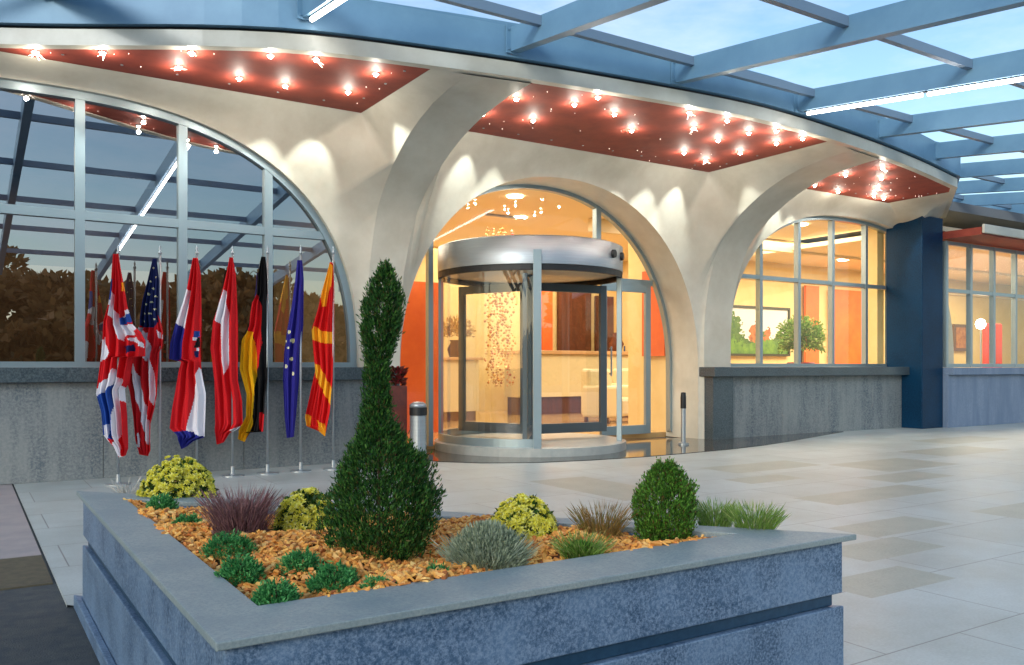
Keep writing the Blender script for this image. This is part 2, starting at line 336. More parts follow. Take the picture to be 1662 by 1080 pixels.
for (cx, a, z0, zb, zt, yg, rl, rr, sx0, sx1, ex) in BAYS:
    halves = []
    for side in (1, -1):
        Apts = [Vector((cx + side * (x - cx), YW, z)) for x, z in arch(cx, a, zb, zt, z0, ex)]
        if side == 1: bx, tx, sx = RIBS[rr][0], RIBS[rr][2], sx1
        else: bx, tx, sx = RIBS[rl][1], RIBS[rl][3], sx0
        E = rib_edge(bx, tx, z0)
        yo = yf(sx) + .08
        q = next(i_ for i_, p_ in enumerate(E) if p_.z >= (3.38 if side == 1 and rr == 3 else 3.02)); cor = Vector((sx, 8.17, ZS))
        E1, E2 = resample(E[:q + 1], 60), resample(E[q:], 30)
        edge = resample([cor, Vector((sx, yo, ZS))], 30); NL = 16
        b = MB(); b.grid([[e.lerp(d_, w_ / NL) for e, d_ in zip(E2, edge)] for w_ in range(NL + 1)])
        f1, f2 = (.42, .55) if z0 == 0 else (.38, .52)
        O = E1 + [E[q].lerp(cor, k_ / NL) for k_ in range(1, NL + 1)] + resample([cor, Vector((cx, 8.17, ZS))], 40)[1:]
        fr = [f1 * i_ / 60 for i_ in range(61)] + [f1 + (f2 - f1) * i_ / NL for i_ in range(1, NL + 1)] + [f2 + (1 - f2) * i_ / 40 for i_ in range(1, 41)]
        AA = resample(Apts, 400); Ar = [AA[int(round(f * 400))] for f in fr]
        rows = []
        for w_ in range(15):
            w = w_ / 14
            rows.append([A_ + Vector(((O_ - A_).x * w, (O_ - A_).y * w ** 1.35, (O_ - A_).z * (w ** .85 if O_.z > A_.z else w))) for A_, O_ in zip(Ar, O)])
        b.grid(rows); halves.append(b)
    m_ = MB(); m_.add(halves[0].v, halves[0].f); m_.add(halves[1].v, halves[1].f)
    o = part(m_, 'vault', M_SHELL, smooth=True)
    bm = bmesh.new(); bm.from_mesh(o.data); bmesh.ops.remove_doubles(bm, verts=bm.verts, dist=.0015); bmesh.ops.recalc_face_normals(bm, faces=bm.faces); bm.to_mesh(o.data); bm.free()
    # reveal of the arch, from the face back to the glass
    full = [(x, z) for x, z in arch(cx, a, zb, zt, z0, ex)]; full = full + [(2 * cx - x, z) for x, z in reversed(full[:-1])]
    b = MB(); b.grid([[(x, YW, z) for x, z in full], [(x, yg + .09, z) for x, z in full]]); part(b, 'arch_reveal', M_SHELL, smooth=True)
    # red soffit panel
    b = MB(); xs = [sx0 + (sx1 - sx0) * i / 40 for i in range(41)]
    b.grid([[(x, yf(x) + .07, ZS + .002) for x in xs], [(x, 8.175, ZS + .002) for x in xs]])
    b.grid([[(x, yf(x) + .07, ZS + .03) for x in xs], [(x, 8.175, ZS + .03) for x in xs]])
    part(b, 'soffit_panel', M_RED)
# closing shell behind the vaults, so no light leaks between bays
b = MB()
def wall_with_arches(b_, y, x0, x1, z0, z1, n=400):
    prev = None
    for i in range(n + 1):
        x = x0 + (x1 - x0) * i / n; lo = z0
        for (cx, a, zz0, zb, zt, yg, rl, rr, s0, s1, ex) in BAYS:
            q = abs(x - cx) / (a + .03)
            if q < 1: lo = max(lo, zb + (zt + .03 - zb) * (1 - q ** ex) ** (1 / ex))
        if prev: b_.add([(prev[0], y, prev[1]), (x, y, lo), (x, y, z1), (prev[0], y, z1)], [(0, 1, 2, 3)])
        prev = (x, lo)
wall_with_arches(b, 8.57, -6.4, 13.6, 0, 3.73)
part(b, 'wall', M_SHELL)

# low granite walls with polished ledges
def low_wall(x0, x1, yfr, parent=hotel, mw=M_WALLG):
    b = MB(); n = max(1, round((x1 - x0) / 1.2)); w = (x1 - x0) / n
    for i in range(n): b.box(x0 + i * w + .002, yfr, 0, x0 + (i + 1) * w - .002, 8.56, .86)
    part(b, 'low_wall', mw, bevel=.003)
low_wall(-6.4, 3.55, 8.42); low_wall(8.95, 13.2, 8.34)
b = MB(); b.box(-6.4, 8.34, .862, 3.98, 8.58, .992); part(b, 'ledge', M_GRAN_D, bevel=.006)
b = MB(); b.box(3.56, 8.40, 0, 3.96, 8.56, .86); part(b, 'pier', M_GRAN_D, bevel=.004)
b = MB(); b.box(8.50, 8.20, .862, 13.2, 8.64, .992); part(b, 'ledge', M_GRAN_D, bevel=.006)
b = MB(); b.box(8.55, 8.28, 0, 8.94, 8.56, .86); part(b, 'pier', M_GRAN_D, bevel=.004)
b = MB(); b.box(12.92, 7.98, 0, 13.5, 8.62, 3.42); part(b, 'column', M_GRAN_BLUE, bevel=.01)

# windows
def window(cx, a, zb, zt, ex, y, x0, x1, verts, transom, z0, mg, fw=.055, mw=.03):
    w = tag(empty('window', (0, 0, 0), None, None)); w.parent = hotel; w.location = (0, 0, 0)
    # frame follows the arch
    top = lambda x: zb + (zt - zb) * max(0, 1 - (abs(x - cx) / a) ** ex) ** (1 / ex) if abs(x - cx) < a else z0
    b = MB(); N = 120; outer, inner = [], []
    cr = arch(cx, a, zb, zt, z0, ex); cl = [(2 * cx - x, z) for x, z in cr]
    line = cr + cl[::-1][1:]
    line = [p for p in line if x0 - .001 <= p[0] <= x1 + .001]
    if line[0][0] < cx + a - .05: line = [(x1, z0), (x1, top(x1) - .0)] + line
    pts = [Vector((x, y, z)) for x, z in line]
    rowsO, rowsI = [], []
    ctr = Vector((cx, y, 1.6))
    for p in pts:
        d = (ctr - p); d.y = 0; d.normalize(); rowsO.append(p); rowsI.append(p + Vector((d.x * fw, 0, d.z * fw)))
    b.grid([[p + Vector((0, -.05, 0)) for p in rowsO], [p + Vector((0, -.05, 0)) for p in rowsI], [p + Vector((0, .04, 0)) for p in rowsI], [p + Vector((0, .04, 0)) for p in rowsO]])
    b.box(x0, y - .055, z0, x1, y + .04, z0 + .05)
    for x in verts:
        if x0 <= x <= x1: b.box(x - mw, y - .045, z0 + .05, x + mw, y + .04, top(x) - .02)
    # transom, clipped to the arch
    half = a * (1 - ((transom - zb) / (zt - zb)) ** ex) ** (1 / ex)
    b.box(max(x0, cx - half) + .02, y - .04, transom - mw, min(x1, cx + half) - .02, y + .035, transom + mw)
    f = part(b, 'window_frame', M_ALU, w)
    b = MB(); xs = [x0 + (x1 - x0) * i / N for i in range(N + 1)]
    b.grid([[(x, y, z0 + .03) for x in xs], [(x, y, max(z0 + .035, top(x) - .02)) for x in xs]])
    part(b, 'window_pane', mg, w); return w
window(.60, 2.93, .98, 3.47, 2.5, 8.60, -2.3, 3.53, [-1.75, -.87, .01, .89, 1.77, 2.59], 2.36, .992, M_GLASS_L, .075, .04)
window(11.9, 2.82, .98, 3.36, 2.5, 8.66, 9.08, 13.05, [9.89, 10.74, 11.55, 12.40], 2.31, .992, M_GLASS)
# door arch glazing around the drum
yd = 9.05; w = empty('window', (0, 0, 0), None, None); w.parent = hotel
cx, a, zb, zt, ex = 6.25, 2.24, .95, 3.31, 2.15
def atop(x): return zb + (zt - zb) * max(0, 1 - (abs(x - cx) / a) ** ex) ** (1 / ex)
b = MB(); line = arch(cx, a, zb, zt, .06, ex); line = line + [(2 * cx - x, z) for x, z in reversed(line[:-1])]
O_, I_ = [], []
for x, z in line:
    d = Vector((cx - x, 0, 1.4 - z)); d.normalize(); O_.append(Vector((x, yd, z))); I_.append(Vector((x + d.x * .05, yd, z + d.z * .05)))
b.grid([[p + Vector((0, -.04, 0)) for p in O_], [p + Vector((0, -.04, 0)) for p in I_], [p + Vector((0, .04, 0)) for p in I_], [p + Vector((0, .04, 0)) for p in O_]])
b.box(4.62, yd - .04, .06, 4.68, yd + .04, atop(4.65) - .02); b.box(7.12, yd - .045, 2.5, 7.2, yd + .04, atop(7.16) - .02)
b.box(7.15, yd - .042, 2.12, atop(0) * 0 + 8.12, yd + .038, 2.2)
part(b, 'window_frame', M_ALU, w)
b = MB(); xs = [4.03 + (8.47 - 4.03) * i / 100 for i in range(101)]
b.grid([[(x, yd + .005, (2.5 if 4.75 < x < 7.0 else .07)) for x in xs], [(x, yd + .005, max(.1, atop(x) - .02)) for x in xs]])
part(b, 'window_pane', M_GLASS, w)
# glazed side door right of the drum
sd = empty('side_door', (7.2, yd - .03, .07), None, None); sd.parent = hotel; sd.location = Vector((7.2, yd - .03, .07)) - hotel.location
b = MB()
for x0_, x1_, z0_, z1_ in ((0, .09, 0, 2.05), (.78, .87, 0, 2.05), (.09, .78, 0, .12), (.09, .78, 1.95, 2.05)): b.box(x0_, -.03, z0_, x1_, .02, z1_)
o = b.build('door_frame', M_ALU, sd, bevel=.003)
b = MB(); b.tube([(.13, -.07, .8), (.13, -.07, 1.2)], .012); b.box(.125, -.07, .82, .135, -.03, .84); b.box(.125, -.07, 1.16, .135, -.03, 1.18); b.build('handle', M_STEEL, sd)

# ------------------------------------------------------------------ right wing with its own glazing
wing = empty('low_wing', (18, 7.9, 0), 'low glazed wing with blue grey granite base right of the dark column', 'building')
M_WALLB = stone('wing_granite', srgb(96, 116, 144), srgb(124, 140, 164), srgb(100, 118, 142), .5, 1.6, 45, streak=(3.5, 3.5, .5))
b = MB()
for i in range(10): b.box(13.52 + i * 1.2, 7.9, 0, 13.52 + (i + 1) * 1.2 - .004, 8.1, .86)
part(b, 'low_wall', M_WALLB, wing, bevel=.003)
b = MB(); b.box(13.52, 7.82, .862, 25.6, 8.12, .98); part(b, 'ledge', M_WALLB, wing, bevel=.005)
b = MB(); xw = [13.55 + i * .72 for i in range(17)]
for x in xw: b.box(x, 7.95, .985, x + .06, 8.03, 3.06)
for z in (.985, 2.22, 3.0): b.box(13.61, 7.96, z, 25.6, 8.02, z + .06)
part(b, 'window_frame', M_ALU, wing)
b = MB(); b.box(13.55, 7.985, 1.0, 25.6, 7.995, 3.02); part(b, 'window_pane', M_GLASS, wing)
b = MB(); b.box(13.5, 7.35, 3.08, 25.6, 8.3, 3.2); part(b, 'eaves', M_RED, wing)
b = MB(); b.box(13.5, 7.3, 3.1, 25.6, 7.345, 3.24); part(b, 'gutter', M_SHELL, wing, bevel=.01)

# leaf clusters
def leaves(name, C_, D_, L_, W_, m, parent=None, origin=(0, 0, 0), bend=.25, seed=1, loc=None):
    """leaf-sized diamonds, folded along the midrib. C_ centres, D_ directions, L_ lengths, W_ widths"""
    rs = np.random.RandomState(seed); n = len(C_); Cc = np.asarray(C_, float); D = np.asarray(D_, float)
    D /= np.linalg.norm(D, axis=1)[:, None] + 1e-9
    rv = rs.normal(size=(n, 3)); S = np.cross(D, rv); S /= np.linalg.norm(S, axis=1)[:, None] + 1e-9; N = np.cross(S, D)
    L = np.asarray(L_).reshape(-1, 1) * np.ones((n, 1)); W = np.asarray(W_).reshape(-1, 1) * np.ones((n, 1))
    v = np.empty((n, 4, 3)); v[:, 0] = Cc - D * L * .1; v[:, 1] = Cc + D * L * .45 + S * W * .5 + N * L * bend * .3
    v[:, 2] = Cc + D * L; v[:, 3] = Cc + D * L * .45 - S * W * .5 + N * L * bend * .3
    me = bpy.data.meshes.new(name); me.vertices.add(n * 4); me.vertices.foreach_set('co', v.reshape(-1))
    me.loops.add(n * 4); me.loops.foreach_set('vertex_index', np.arange(n * 4)); me.polygons.add(n)
    me.polygons.foreach_set('loop_start', np.arange(0, n * 4, 4)); me.polygons.foreach_set('loop_total', np.full(n, 4))
    me.materials.append(m); me.update(); me.validate(); o = bpy.data.objects.new(name, me); C.objects.link(o)
    o.location = loc if loc is not None else origin
    if parent: o.parent = parent
    return o
def leafmat(name, cols, rough=.55):
    m = mat(name, cols[0], rough, island=cols, spec=.3)
    n, l = m.node_tree.nodes, m.node_tree.links; p = n['Principled BSDF']
    t = n.new('ShaderNodeBsdfTranslucent'); ms = n.new('ShaderNodeMixShader'); ms.inputs[0].default_value = .25
    rp_ = [x for x in n if x.type == 'VALTORGB'][0]; l.new(rp_.outputs[0], t.inputs[0])
    o = [x for x in n if x.type == 'OUTPUT_MATERIAL'][0]; l.new(p.outputs[0], ms.inputs[1]); l.new(t.outputs[0], ms.inputs[2]); l.new(ms.outputs[0], o.inputs[0])
    return m
M_THUJA = leafmat('thuja_leaf', [srgb(20, 50, 26), srgb(38, 82, 36), srgb(62, 116, 44), srgb(28, 66, 34), srgb(92, 138, 58), srgb(48, 96, 48), srgb(96, 88, 46)])
M_BOX = leafmat('round_shrub_leaf', [srgb(40, 84, 30), srgb(82, 136, 44), srgb(120, 170, 66), srgb(56, 104, 36), srgb(98, 74, 44)])
M_CONE = leafmat('small_conifer_leaf', [srgb(38, 100, 56), srgb(66, 146, 80), srgb(104, 178, 104), srgb(50, 120, 66)])
M_MUM = leafmat('flower_leaf', [srgb(28, 58, 24), srgb(50, 84, 34), srgb(70, 104, 40)])
M_PETAL = leafmat('yellow_petal', [srgb(242, 234, 70), srgb(248, 244, 124), srgb(230, 218, 50), srgb(250, 248, 170)])
M_HEATH = leafmat('heather_spike', [srgb(120, 84, 96), srgb(150, 112, 118), srgb(98, 72, 62), srgb(168, 132, 134)])
M_LAV = leafmat('silver_leaf', [srgb(142, 156, 130), srgb(178, 190, 162), srgb(118, 134, 108), srgb(198, 206, 184)])
M_GRASS = leafmat('green_blade', [srgb(96, 140, 50), srgb(140, 172, 80), srgb(74, 116, 40), srgb(182, 190, 120)])
M_BROWN = leafmat('brown_blade', [srgb(150, 112, 62), srgb(128, 116, 56), srgb(176, 136, 84), srgb(110, 120, 52)])
M_STEM = mat('brown_stem', srgb(82, 60, 42), .8)
rs = np.random.RandomState(3)

# ------------------------------------------------------------------ lobby interior
lobby = hotel
M_FLOORI = mat('lobby_floor', srgb(206, 170, 118), .12, col2=srgb(188, 146, 96), scale=2)
M_YEL = mat('yellow_wall', srgb(236, 208, 146), .7, col2=srgb(230, 198, 132), scale=2)
M_CEIL = mat('cream_ceiling', srgb(232, 214, 176), .7)
M_ORG = mat('orange_panel', srgb(236, 112, 40), .6, col2=srgb(224, 98, 34), scale=3)
M_CREAM = mat('cream_lacquer', srgb(226, 206, 160), .35)
M_WOOD = mat('dark_wood', srgb(78, 36, 22), .4, col2=srgb(104, 52, 30), scale=3, stretch=(6, 6, .6))
b = MB(); b.box(4.0, 9.16, -.1, 26, 22, .06); part(b, 'lobby_floor', M_FLOORI)
b = MB(); b.box(4.0, 9.12, 3.42, 13.5, 22, 3.5); b.box(13.5, 8.1, 3.25, 26, 22, 3.33); b.box(8.6, 8.72, 3.42, 13.5, 9.12, 3.5); part(b, 'lobby_ceiling', M_CEIL)
b = MB(); b.box(3.86, 8.64, 0, 3.98, 22, 3.5); part(b, 'partition', mat('warm_partition', srgb(230, 196, 140), .7))
b = MB(); b.box(8.52, 8.6, 0, 8.62, 10.0, 3.42); part(b, 'partition', M_YEL)
b = MB(); b.box(12.9, 12.6, 0, 26, 12.72, 3.42); b.box(12.9, 12.72, 0, 13.0, 15.4, 3.42); part(b, 'back_wall', M_YEL)
b = MB(); b.box(12.9, 12.52, 2.86, 26, 12.6, 2.93); b.box(8.62, 11.0, 3.2, 26, 11.12, 3.41); part(b, 'cornice', M_CREAM)
b = MB(); b.box(4.0, 15.4, 0, 12.9, 15.5, 3.42); part(b, 'back_wall', M_YEL)
b = MB(); b.box(16.65, 12.46, .06, 18.2, 12.51, 2.76); part(b, 'wall_panel', M_ORG)
b = MB(); b.box(15.75, 12.46, .06, 16.2, 12.51, 2.8); part(b, 'wall_panel', M_ORG)
b = MB(); b.box(4.7, 10.9, .06, 5.75, 11.0, 2.2); part(b, 'wall_panel', M_ORG)
b = MB(); b.box(8.46, 9.14, 1.15, 8.51, 9.62, 2.4); part(b, 'wall_panel', M_ORG)
b = MB(); b.box(12.86, 8.74, .06, 13.04, 8.92, 3.4); part(b, 'interior_column', M_YEL)
b = MB(); b.box(11.05, 15.3, .06, 11.95, 15.38, 2.8); part(b, 'wood_panelling', M_WOOD)
b = MB(); b.box(10.62, 15.3, .06, 10.88, 15.38, 2.8); part(b, 'wall_panel', M_ORG)
b = MB(); b.box(12.1, 15.3, .06, 12.6, 15.38, 2.6); part(b, 'wood_panelling', M_WOOD)
# dark room behind the left window
b = MB(); b.box(-6.4, 12.5, 0, 3.86, 12.6, 3.5); b.box(-6.4, 8.66, -.1, 3.86, 12.5, .02); b.box(-6.4, 8.66, 3.42, 3.86, 12.5, 3.5); b.box(-6.5, 8.6, 0, -6.42, 12.5, 3.5)
part(b, 'restaurant_room', mat('brown_room', srgb(104, 78, 52), .8, col2=srgb(84, 62, 42), scale=2))
def lit_panel(x, y, z, s=.09):
    d = MB(); d.lathe([(0, 0), (s, 0), (s * 1.25, .004), (s * 1.25, .02)], n=16); o = d.build('ceiling_downlight', M_DOWN, loc=(x, y, z - .022))
    return o
k = 0
places = [('over the revolving door', 5.2, 10.6), ('behind the arch glass', 6.6, 10.2), ('in the middle of the lobby ceiling', 7.6, 11.6), ('near the reception desk', 10.0, 15.4), ('above the dark wood panelling', 8.6, 14.2), ('above the beaded column', 6.0, 12.6), ('above the framed landscape painting', 12.4, 11.6), ('above the potted lobby plant', 11.0, 10.2), ('above the orange wall panel', 15.6, 11.4), ('in the lobby corner by the column', 12.0, 9.6)]
for wh, x, y in places:
    o = lit_panel(x, y, 3.42 if x < 13.5 else 3.25)
    tag(o, 'round warm recessed downlight ' + wh, 'ceiling light', 'downlights in the lobby ceiling')
def area(name, loc, sx, sy, e, col=(1, .88, .68), parent=hotel):
    L = bpy.data.lights.new(name, 'AREA'); L.shape = 'RECTANGLE'; L.size = sx; L.size_y = sy; L.energy = e; L.color = col
    o = bpy.data.objects.new(name, L); C.objects.link(o); o.parent = parent; o.location = Vector(loc) - parent.location; return o
area('lobby_light', (6.3, 11.4, 3.38), 3.5, 3, 100)
area('lobby_light', (10, 15, 3.38), 4, 3, 120)
area('lobby_light', (12.2, 10.6, 3.38), 5.5, 2.4, 150)
area('lobby_light', (18, 10.2, 3.2), 8, 2.4, 300)
area('room_fill_light', (.5, 11, 3.38), 4, 1.5, 40)  # added fill light, lifts the brown tone behind the left window

def thing_box(*a): pass
# reception desk
desk = empty('reception_desk', (10.2, 13.7, .06), 'long cream reception desk with dark base seen through the revolving door', 'desk')
b = MB(); b.box(-1.2, 0, .34, 2.4, .6, 1.18); b.build('desk_front', M_CREAM, desk, bevel=.01)
b = MB(); b.box(-1.25, -.08, 1.18, 2.45, .66, 1.25); b.build('counter_top', mat('beige_top', srgb(206, 160, 110), .3), desk, bevel=.008)
b = MB(); b.box(-1.15, .06, 0, 2.35, .56, .34); b.build('plinth', M_WOOD, desk)
kiosk = empty('side_counter', (5.4, 12.9, .06), 'cream lobby counter behind the left door leaf beside beaded column', 'counter')
b = MB(); b.box(-.1, 0, .16, 2.2, .55, 1.05); b.build('counter_front', M_CREAM, kiosk, bevel=.01)
b = MB(); b.box(-.15, -.05, 1.05, 2.25, .6, 1.1); b.build('counter_top', mat('beige_top', srgb(206, 160, 110), .3), kiosk, bevel=.008)
b = MB(); b.box(-.05, .03, 0, 2.15, .5, .16); b.build('plinth', M_WOOD, kiosk)
# beaded column and strings
M_BEAD = mat('gold_beads', srgb(216, 150, 60), .3, metal=.3, island=[srgb(230, 170, 70), srgb(190, 90, 30), srgb(240, 210, 140), srgb(150, 40, 24), srgb(220, 150, 60)])
b = MB()
for i in range(9):
    x0_ = i * .055 + rnd.uniform(-.02, .02)
    for j in range(60):
        z = .5 + j * .042 + rnd.uniform(-.012, .012); r = rnd.uniform(.012, .034)
        b.lathe([(0, -r), (r, 0), (0, r)], (x0_ + .03 * math.sin(j * .4 + i) + rnd.uniform(-.02, .02), rnd.uniform(-.06, .06), z), 5)
tag(b.build('bead_curtain', M_BEAD, loc=(7.0, 11.6, .2)), 'golden beaded curtain hanging behind the left pane of the revolving door', 'curtain')
b = MB(); b.tube([(0, 0, 0), (.72, 0, 0)], .02, 8); b.build('curtain_rail', M_STEEL, C.objects['bead_curtain'], loc=(-.05, 0, 3.2))
fa = empty('flower_arrangement', (7.25, 13.15, 1.16), 'golden dried flower arrangement on the side counter left of the beads', 'flowers')
b = MB(); b.lathe([(0, 0), (.09, 0), (.13, .14), (.07, .26), (.09, .3)], n=14); b.build('vase', M_WOOD, fa, smooth=True)
Dq = np.random.RandomState(8).normal(0, 1, (900, 3)); Dq[:, 2] = np.abs(Dq[:, 2]); Dq /= np.linalg.norm(Dq, axis=1)[:, None]
leaves('dried_flowers', Dq * .36 * np.random.RandomState(9).uniform(.3, 1, (900, 1)) + [0, 0, .36], Dq, .06, .03, leafmat('dried_flower', [srgb(206, 150, 60), srgb(150, 96, 40), srgb(226, 186, 110), srgb(120, 110, 50)]), fa)
for q_, (x, y, rz_, lab) in enumerate(((9.2, 11.2, .4, 'cream lobby armchair facing the revolving door'), (10.6, 12.2, -.5, 'cream lobby armchair near the reception desk'))):
    c = empty('armchair', (x, y, .06), lab, 'armchair', 'cream armchairs in the lobby', rz=rz_)
    b = MB(); b.box(-.35, -.35, .12, .35, .3, .42); b.build('seat', M_CREAM, c, bevel=.05)
    b = MB(); b.box(-.4, .22, .12, .4, .4, .9); b.build('backrest', M_CREAM, c, bevel=.05)
    for sx in (-.44, .32): b = MB(); b.box(sx, -.35, .1, sx + .12, .35, .62); b.build('armrest', M_CREAM, c, bevel=.04)
    for sx in (-.36, .36):
        for sy in (-.3, .3): b = MB(); b.box(sx - .025, sy - .025, 0, sx + .025, sy + .025, .12); b.build('leg', M_WOOD, c)
sb = empty('bar_shelf', (12.6, 14.0, .06), 'dark wooden bar shelf behind the glazed side door', 'shelf')
b = MB(); b.box(-.2, -1.2, .85, .28, 1.2, 1.0); b.build('shelf_board', M_WOOD, sb); b = MB(); b.box(-.15, -1.1, 0, .28, 1.1, .85); b.build('cabinet', M_CREAM, sb)
BT = [mat('dark_bottle', srgb(30, 40, 26), .15), mat('red_bottle', srgb(120, 20, 24), .15), mat('blue_bottle', srgb(30, 40, 90), .15)]
for q_ in range(9):
    b = MB(); b.lathe([(0, 0), (.05, 0), (.05, .22), (.018, .3), (.018, .4), (0, .4)], n=12); o = b.build('bottle', BT[q_ % 3], None, smooth=True, loc=(12.6 + .06 * (q_ % 2), 13.0 + q_ * .24, 1.06))
    tag(o, ('dark green', 'red', 'blue')[q_ % 3] + ' bottle standing on the bar shelf behind the side door', 'bottle', ('dark green', 'red', 'blue')[q_ % 3] + ' bottles on the bar shelf')
# papers on desk
b = MB()
tag(empty('flower_vase', (11.6, 14.0, 1.31), 'dark flower vase standing on the reception desk', 'vase'))
v = C.objects['flower_vase']; b.lathe([(0, 0), (.1, 0), (.16, .16), (.07, .34), (.1, .4)], n=16); b.build('vase', M_WOOD, v, smooth=True)

# lobby plant
lp = empty('potted_plant', (13.62, 10.9, .06), 'bushy green plant in dark red pot on a stand before the yellow lobby wall', 'plant')
b = MB(); b.lathe([(0, .6), (.2, .6), (.26, 1.0), (.24, 1.02), (0, .98)], n=20); b.build('pot', mat('red_pot', srgb(120, 26, 26), .4), lp, smooth=True)
b = MB(); b.lathe([(0, 0), (.28, 0), (.28, .05), (.1, .1), (.1, .55), (.24, .6)], n=16); b.build('stand', M_WOOD, lp)
th = rs.uniform(0, 2 * np.pi, 3600); ph = np.arccos(rs.uniform(-.5, 1, 3600)); rr_ = .40 * (1 + .2 * np.sin(4 * th + 5 * ph)) * rs.uniform(.2, 1, 3600) ** .5
Dd = np.stack([np.sin(ph) * np.cos(th), np.sin(ph) * np.sin(th), np.cos(ph)], 1); Cc = Dd * rr_[:, None] + [0, 0, 1.45]
leaves('foliage', Cc, Dd + rs.normal(0, .5, Dd.shape), .075, .034, M_GRASS, lp)
b = MB(); b.tube([(0, 0, .95), (.02, 0, 1.5)], .03); b.build('stem', M_STEM, lp)
# framed landscape painting
pa = empty('landscape_painting', (14.29, 12.55, 1.75), 'large framed landscape painting of trees on the yellow lobby wall', 'painting')
b = MB()
for x0_, z0_, x1_, z1_ in ((-1, -.53, 1, -.48), (-1, .48, 1, .53), (-1, -.48, -.95, .48), (.95, -.48, 1, .48)): b.box(x0_, -.04, z0_, x1_, .04, z1_)
b.build('frame', mat('green_gold_frame', srgb(58, 56, 30), .4), pa)
PC = [mat('paint_sky', srgb(206, 212, 210), .6, col2=srgb(232, 226, 210), scale=3), mat('paint_grass', srgb(110, 150, 50), .6, col2=srgb(70, 110, 40), scale=6), mat('paint_tree', srgb(44, 84, 36), .6, col2=srgb(90, 120, 40), scale=9), mat('paint_autumn', srgb(190, 120, 60), .6, col2=srgb(140, 70, 40), scale=9)]
from mathutils import noise as mnoise
b = MB(); nx, nzz = 150, 76
for i in range(nx):
    for j in range(nzz):
        x, z = -1 + 2 * (i + .5) / nx, -1 + 2 * (j + .5) / nzz; m_ = 0; nv = mnoise.noise(Vector((x * 7, z * 5, 1))) * .22 + mnoise.noise(Vector((x * 19, z * 13, 4))) * .16; x += nv * .4; z += nv
        if z < -.45 + .12 * math.sin(5 * x): m_ = 1
        elif ((x + .85) / .3) ** 2 + ((z + .0) / .75) ** 2 < 1: m_ = 2
        elif ((x + .1) / .2) ** 2 + ((z + .1) / .4) ** 2 < 1 or ((x - .3) / .12) ** 2 + ((z + .2) / .3) ** 2 < 1: m_ = 3
        elif z < -.2 + .2 * math.sin(9 * x + 1): m_ = 2
        x0_, z0_ = -.95 + 1.9 * i / nx, -.48 + .96 * j / nzz; x1_, z1_ = x0_ + 1.9 / nx, z0_ + .96 / nzz
        b.add([(x0_, -.01, z0_), (x1_, -.01, z0_), (x1_, -.01, z1_), (x0_, -.01, z1_)], [(0, 1, 2, 3)], m_)
b.build('canvas', PC, pa)
# red armchairs and lamp in the wing
for i, (x, lab) in enumerate(((18.4, 'red upholstered high chair in the wing beside the bright lamp'), (20.6, 'red upholstered high chair farther along the wing window'))):
    c = empty('high_chair', (x, 10.4, .02), lab, 'chair', 'red chairs in the wing')
    b = MB(); b.box(-.35, 0, .4, .35, .6, .55); b.build('seat', mat('red_fabric', srgb(190, 30, 26), .7), c, bevel=.03)
    b = MB(); b.box(-.35, .5, .55, .35, .62, 2.0); b.build('backrest', MATS['red_fabric'], c, bevel=.03)
    for sx in (-.3, .3):
        for sy in (.06, .54): b = MB(); b.box(sx - .03, sy - .03, 0, sx + .03, sy + .03, .4); b.build('leg', M_WOOD, c)
fl = empty('standing_lamp', (17.6, 9.6, .02), 'bright round standing lamp glowing inside the wing window', 'lamp')
b = MB(); b.lathe([(0, 0), (.15, 0), (.15, .03), (.015, .05), (.015, 1.75)], n=12); b.build('pole', M_STEEL, fl)
b = MB(); b.lathe([(.001, -.11), (.07, -.08), (.1, 0), (.07, .08), (.001, .11)], (0, 0, 1.85), 16); b.build('lamp_shade', M_DOWN, fl, smooth=True)
for i, (x, z, lab) in enumerate(((22.0, 1.75, 'small dark framed picture on the wing wall near the frame edge'), (20.2, 1.6, 'narrow dark framed picture on the wing wall beside red chair'))):
    p_ = empty('picture', (x, 12.54, z), lab, 'picture', 'small framed pictures in the wing'); b = MB(); b.box(-.3 + .12 * i, -.02, -.35, .3 - .12 * i, .04, .35); b.build('frame', M_WOOD, p_)
    b = MB(); b.box(-.22 + .12 * i, -.03, -.27, .22 - .12 * i, -.021, .27); b.build('canvas', PC[3], p_)

# ------------------------------------------------------------------ revolving door
DX, DY, DR, DZ0 = 5.86, 8.72, 1.10, .0
rv = empty('revolving_door', (DX, DY, DZ0), 'steel and glass revolving door drum standing in the middle arch', 'door')
b = MB(); b.lathe([(0, 0), (DR + .07, 0), (DR + .07, .10), (DR + .02, .11), (0, .11)], n=64); b.build('plinth', mat('light_stone_plinth', srgb(176, 178, 172), .35, col2=srgb(160, 164, 160), scale=8), rv)
b = MB(); b.lathe([(DR + .03, 2.13), (DR + .03, 2.43), (DR - .02, 2.45), (0, 2.45)], n=72); b.build('drum_head', M_STEEL, rv, smooth=False)
for p_ in C.objects['drum_head'].data.polygons: p_.use_smooth = abs(p_.normal.z) < .5
b = MB(); b.lathe([(0, 2.125), (DR + .028, 2.125)], n=72); b.build('drum_ceiling', mat('drum_ceiling', srgb(190, 180, 160), .5), rv)
toc = math.atan2(-DY, -DX)         # towards the camera
def drum_post(ang, w=.09, t=.06, nm='post', m=M_ALU):
    c_, s_ = math.cos(ang), math.sin(ang); b = MB(); Mx = Matrix.Rotation(ang, 4, 'Z') @ Matrix.Translation((DR - .01, 0, 0))
    b.box(-t / 2, -w / 2, .11, t / 2, w / 2, 2.13, M=Mx); b.build(nm, m, rv, bevel=.004)
A1, A2, A3, A4 = toc - R(84), toc - R(3), toc + R(84), toc + R(180 + 3)
A1, A3 = toc - R(82), toc + R(82)
for a_ in (toc + R(-82), toc + R(4), toc + R(80), toc + R(184)): drum_post(a_)
